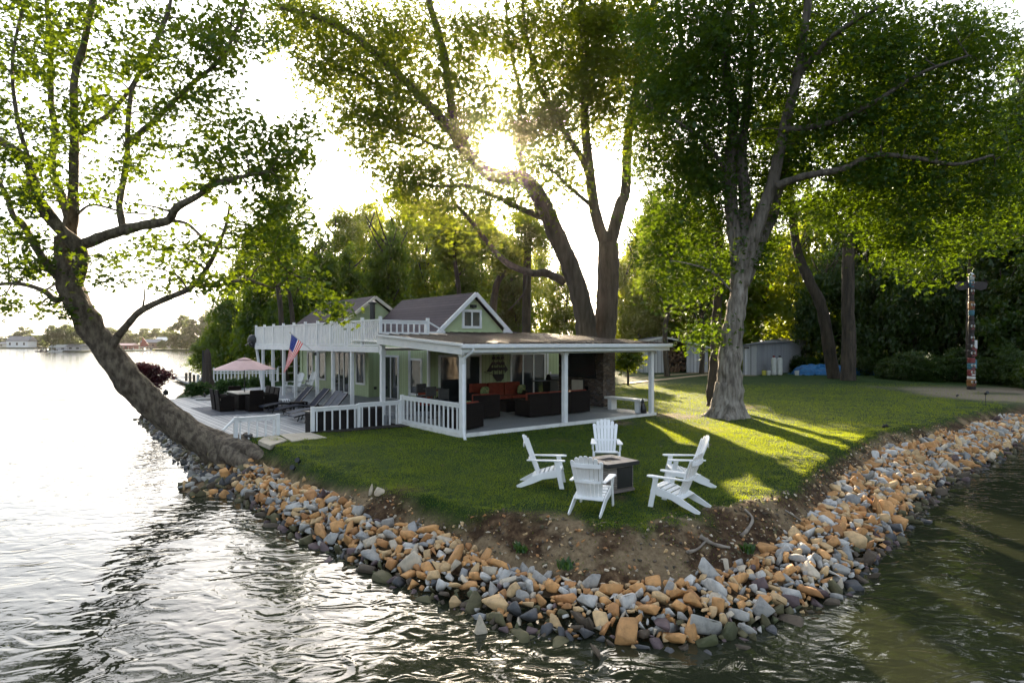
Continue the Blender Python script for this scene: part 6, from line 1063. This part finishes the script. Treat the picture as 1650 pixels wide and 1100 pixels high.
# hedge of clipped shrubs, purple maple
UH = unit_crown('foliage', 70, 120, 9000, .09, 'leaf_hedge')
hp = [(305, 641, 0), (322, 640, .0), (352, 637, 0), (370, 635.5, 0), (388, 634, 0), (405, 632, 0), (420, 630.5, 0)]
for i, (px, py, z) in enumerate(hp):
    p = gp(px, py, -.1); r_ = bpy.data.objects.new('hedge_shrub', UH); COL.objects.link(r_); r_.location = (p.x, p.y + .35, .32); r_.scale = (.42, .42, .42) if i > 1 else (.46, .42, .34); r_.rotation_euler = (0, 0, i * 1.3)
    tag(r_, ('clipped dark green shrub at the lake end of the hedge', 'clipped shrub left of the folded brown parasol', 'clipped shrub right of the folded brown parasol', 'third clipped shrub right of the folded parasol, left of the pink parasol pole', 'clipped shrub left behind the pink parasol pole', 'clipped shrub right behind the pink parasol pole', 'clipped shrub at the house end of the hedge')[i], 'shrub', 'clipped shrubs forming the low hedge')
mb_ = (at(245, 640, 30).x, 30, -1.1)
big_tree('purple_maple', 'small deep purple japanese maple behind the leaning trunk', mb_, [([(247, 655, 30), (247, 635, 30), (243, 612, 30)], .05, .03), ([(246, 625, 30), (228, 605, 30), (215, 595, 30)], .03, .012), ([(245, 620, 30), (262, 607, 30), (270, 602, 30)], .03, .012)], [(225, 597, 20, 12, 30, .5, 26), (258, 607, 20, 14, 30, .5, 26), (243, 618, 18, 12, 30, .5, 14), (240, 594, 14, 6, 30, .3, 8)], 'leaf_purple', 'bark_dark', 5200, .085, T_spray(), .11, 17)
# ------------------------------------------------------------------ far shore
def land(name, poly, z, label):
    m_ = MB().prism(poly, WZ - 2, z); return tag(m_.build(name, 'farland'), label, kind='structure')
M['farland'] = pm('far_grass_bank', (.05, .075, .025), (.04, .05, .025), .05, .95, 0)
land('far_shore', [(-2500, 430), (-300, 408), (-205, 300), (-150, 300), (-118, 330), (-118, 1400), (-2500, 1400)], -.4, 'low wooded far shore of the lake'); land('far_spit', [(-195, 268), (-178, 254), (-168, 254), (-160, 262), (-165, 280), (-190, 285)], -.6, 'narrow grassy spit in front of the far shore')
far = [(-10, 545, 440, 40), (14, 541, 440, 34), (40, 527, 445, 34), (66, 540, 430, 34), (55, 544, 425, 26), (100, 538, 430, 50), (140, 530, 430, 50), (84, 524, 262, 34), (105, 522, 266, 38), (125, 526, 264, 32), (175, 527, 420, 46), (205, 531, 420, 44), (232, 529, 420, 40), (252, 529, 400, 36), (275, 530, 370, 34), (292, 508, 310, 34), (308, 514, 306, 30), (322, 522, 304, 26), (280, 540, 306, 22), (-50, 530, 440, 60), (-110, 535, 440, 60), (300, 543, 303, 30), (262, 548, 303, 16), (342, 500, 315, 50), (375, 510, 315, 50), (160, 545, 400, 40), (338, 540, 302, 30)]
fl_ = ['at the left edge of the far shore', 'beside the far white house, left', 'standing round and tall over the far white house', 'right of the far white house', 'low beside the far white house', 'behind the spit, left', 'behind the leaning trunk', 'leftmost of three on the spit', 'middle of three on the spit', 'rightmost of three on the spit', 'over the red boathouse, left', 'over the red boathouse', 'above the red sail', 'right of the red sail', 'behind the pale metal roof', 'tallest at the right end of the far shore', 'next to the tallest at the right end', 'rightmost of the far trees', 'in front of the pale metal roof', 'beyond the left border', 'far beyond the left border', 'low below the tallest far tree', 'small before the metal roofed building', 'behind the near wood edge', 'behind the near wood', 'low behind the leaning trunk', 'low at the water by the near wood']
for (px, yt, d, wp), lb in zip(far, fl_): wood_tree(px, yt, d, wp, 'leaf_far', 'hazy distant tree ' + lb, -.4, 'distant_tree', 'trees along the far shore', -.5)
def fhouse(px, d, w_, dp, hw, hr, wallm, roofm, label, rz=0, name='distant_house', cat='house', z0=-.4):
    x = (px - 825) / 1000 * d; h_ = thing(name, label, cat, (x, d, z0), rz); MB().box(-w_ / 2, w_ / 2, -dp / 2, dp / 2, 0, hw).build('wall', M[wallm], h_); MB().add([(-w_ / 2 - .5, -dp / 2 - .5, hw), (w_ / 2 + .5, -dp / 2 - .5, hw), (w_ / 2 + .5, dp / 2 + .5, hw), (-w_ / 2 - .5, dp / 2 + .5, hw), (-w_ / 2 - .5, 0, hr), (w_ / 2 + .5, 0, hr)], [(0, 1, 5, 4), (2, 3, 4, 5), (1, 2, 5), (3, 0, 4), (3, 2, 1, 0)]).build('roof', M[roofm], h_)
    for k in range(max(2, int(w_ / 4))): c = -w_ / 2 + w_ * (k + .5) / max(2, int(w_ / 4)); MB().box(c - .6, c + .6, -dp / 2 - .05, -dp / 2 + .01, hw * .35, hw * .75).build('window', M['glass'], h_)
fhouse(35, 415, 14, 8, 4.2, 7.5, 'white', 'shedroof', 'distant white house with a grey roof among trees on the far shore'); fhouse(14, 425, 9, 7, 2.4, 3.6, 'tan', 'shedroof', 'low tan house left of the distant white house'); fhouse(283, 345, 18, 9, 3.8, 6.2, 'tan', 'tank', 'distant building with a long pale metal roof on the far shore', .1); fhouse(200, 308, 11, 6, 2.0, 3.0, 'redpaint', 'pink', 'long low red boathouse at the far waterline', 0, 'boathouse', 'boathouse', -.6); fhouse(246, 330, 9, 7, 3.2, 5.0, 'wood', 'shedroof', 'distant brown house between the red sail and the metal roof'); fhouse(100, 262, 7, 4, 1.5, 2.6, 'greymetal', 'tank', 'small grey boat shelter under the trees of the spit', 0, 'boat_shelter', 'shelter', -.6); fhouse(126, 262, 6, 5, 1.8, 2.8, 'bluegrey', 'shedroof', 'small blue grey cabin at the right end of the spit', 0, 'cabin', 'cabin', -.6)
fhouse(306, 335, 8, 6, 3.6, 5.4, 'bluegrey', 'tank', 'small pale roofed building right of the long metal roof')
def boat(px, d, ln, label, hull='white', top=None, canopy=False):
    x = (px - 825) / 1000 * d; b = thing('boat', label, 'boat', (x, d, WZ), fr.uniform(-.3, .3), 'boats on the far water'); w_ = ln * .3
    m_ = MB(); n = 8; pts = []
    for z, s_ in ((-.1, .7), (.35, 1), (.6, 1.03)):
        for t in range(n): f_ = t / (n - 1); pts.append((ln * (f_ - .5) * s_, -w_ / 2 * s_ * (1 - max(0, f_ - .55) ** 2 * 4.6), z))
        for t in range(n)[::-1]: f_ = t / (n - 1); pts.append((ln * (f_ - .5) * s_, w_ / 2 * s_ * (1 - max(0, f_ - .55) ** 2 * 4.6), z))
    m_.add(pts, [(r_ * 2 * n + k, r_ * 2 * n + (k + 1) % (2 * n), (r_ + 1) * 2 * n + (k + 1) % (2 * n), (r_ + 1) * 2 * n + k) for r_ in range(2) for k in range(2 * n)] + [tuple(range(4 * n, 6 * n))]); m_.build('hull', M[hull], b); MB().slab([(-.5, -w_ * .3, .6), (.5, -w_ * .3, .6), (.2, -w_ * .3, 1.2), (-.4, -w_ * .3, 1.2)], (0, w_ * .6, 0)).build('windscreen', M['glass'], b)
    if canopy:
        MB().box(-ln * .3, ln * .15, -w_ * .45, w_ * .45, 1.9, 2.0).build('canopy', M[top], b)
        for sx in (-ln * .28, ln * .13): MB().box(sx, sx + .06, -w_ * .4, -w_ * .4 + .06, .6, 1.9).build('canopy_post', M['tank'], b)
boat(67, 250, 4.4, 'distant pontoon boat with a blue canopy left of the spit', 'darkmetal', 'navy', True); boat(76, 252, 3.2, 'distant boat with a red canopy next to the pontoon boat', 'tank', 'redpaint', True); boat(90, 256, 5.5, 'distant white boat moored under the spit trees', 'white', 'white', True); boat(232, 296, 7, 'distant white cruiser moored below the red sail', 'white', 'white', True); boat(214, 297, 6, 'distant dark boat moored left of the white cruiser', 'bluegrey', 'navy', True); boat(196, 298, 5, 'distant white boat in front of the red boathouse', 'white', 'white', True); boat(244, 298, 4, 'distant yellow green boat right of the white cruiser', 'yellow', 'tank', True)
sl2 = thing('sail', 'distant red triangular sail raised at the marina', 'sail', ((231 - 825) / 1000 * 318, 318, -.4)); MB().slab([(-1.6, 0, 1), (3.0, 0, 1.6), (-.4, 0, 6.0)], (0, .1, 0)).build('cloth', M['redpaint'], sl2); MB().box(-1.8, -1.6, -.05, .05, 0, 6.2).build('mast', M['orange'], sl2)
# loose litter on the bare bank
rgl = np.random.default_rng(77); n = 9000; lx = rgl.uniform(-3.5, 14, n); ly = rgl.uniform(9, 20, n); lz, ld, lc = ground_z(lx, ly); k = (ld > .05) & (ld < dirtD(lc) * 1.3); k |= (ld > 0) & (rgl.random(n) < .035) & (ly > 9.5) & (ly < 19) & (lx > -2 - (ly - 9) * .25) & (np.array([inv(a_, b_)[1] for a_, b_ in zip(lx, ly)]) < -.2); LP = np.stack([lx[k], ly[k], lz[k] + .02], -1)
lv, lf = leaves(LP, .05, T_quad(), 5, 3.0, .8); M['litter'] = leafmat('dry_leaf_litter', [(.05, .03, .02), (.14, .09, .05), (.30, .23, .15), (.08, .05, .03)], .1, (.2, .15, .08)); tag(npmesh('leaf_litter', lv, lf, M['litter']), 'dry leaves and chips scattered over the bare earth bank', 'litter', kind='stuff')
# ------------------------------------------------------------------ air
HAZE = True
if HAZE:
    hz = MB().box(-2600, 2600, -60, 1500, WZ - 4, 60).build('haze', pm('haze_air', (1, 1, 1))); tag(hz, kind='stuff'); m = hz.data.materials[0]; nn_ = m.node_tree.nodes; nn_.clear(); o_ = nn_.new('ShaderNodeOutputMaterial'); pv = nn_.new('ShaderNodeVolumePrincipled'); pv.inputs['Color'].default_value = (1, .92, .82, 1); pv.inputs['Density'].default_value = .00012; pv.inputs['Anisotropy'].default_value = .93; m.node_tree.links.new(pv.outputs[0], o_.inputs['Volume'])
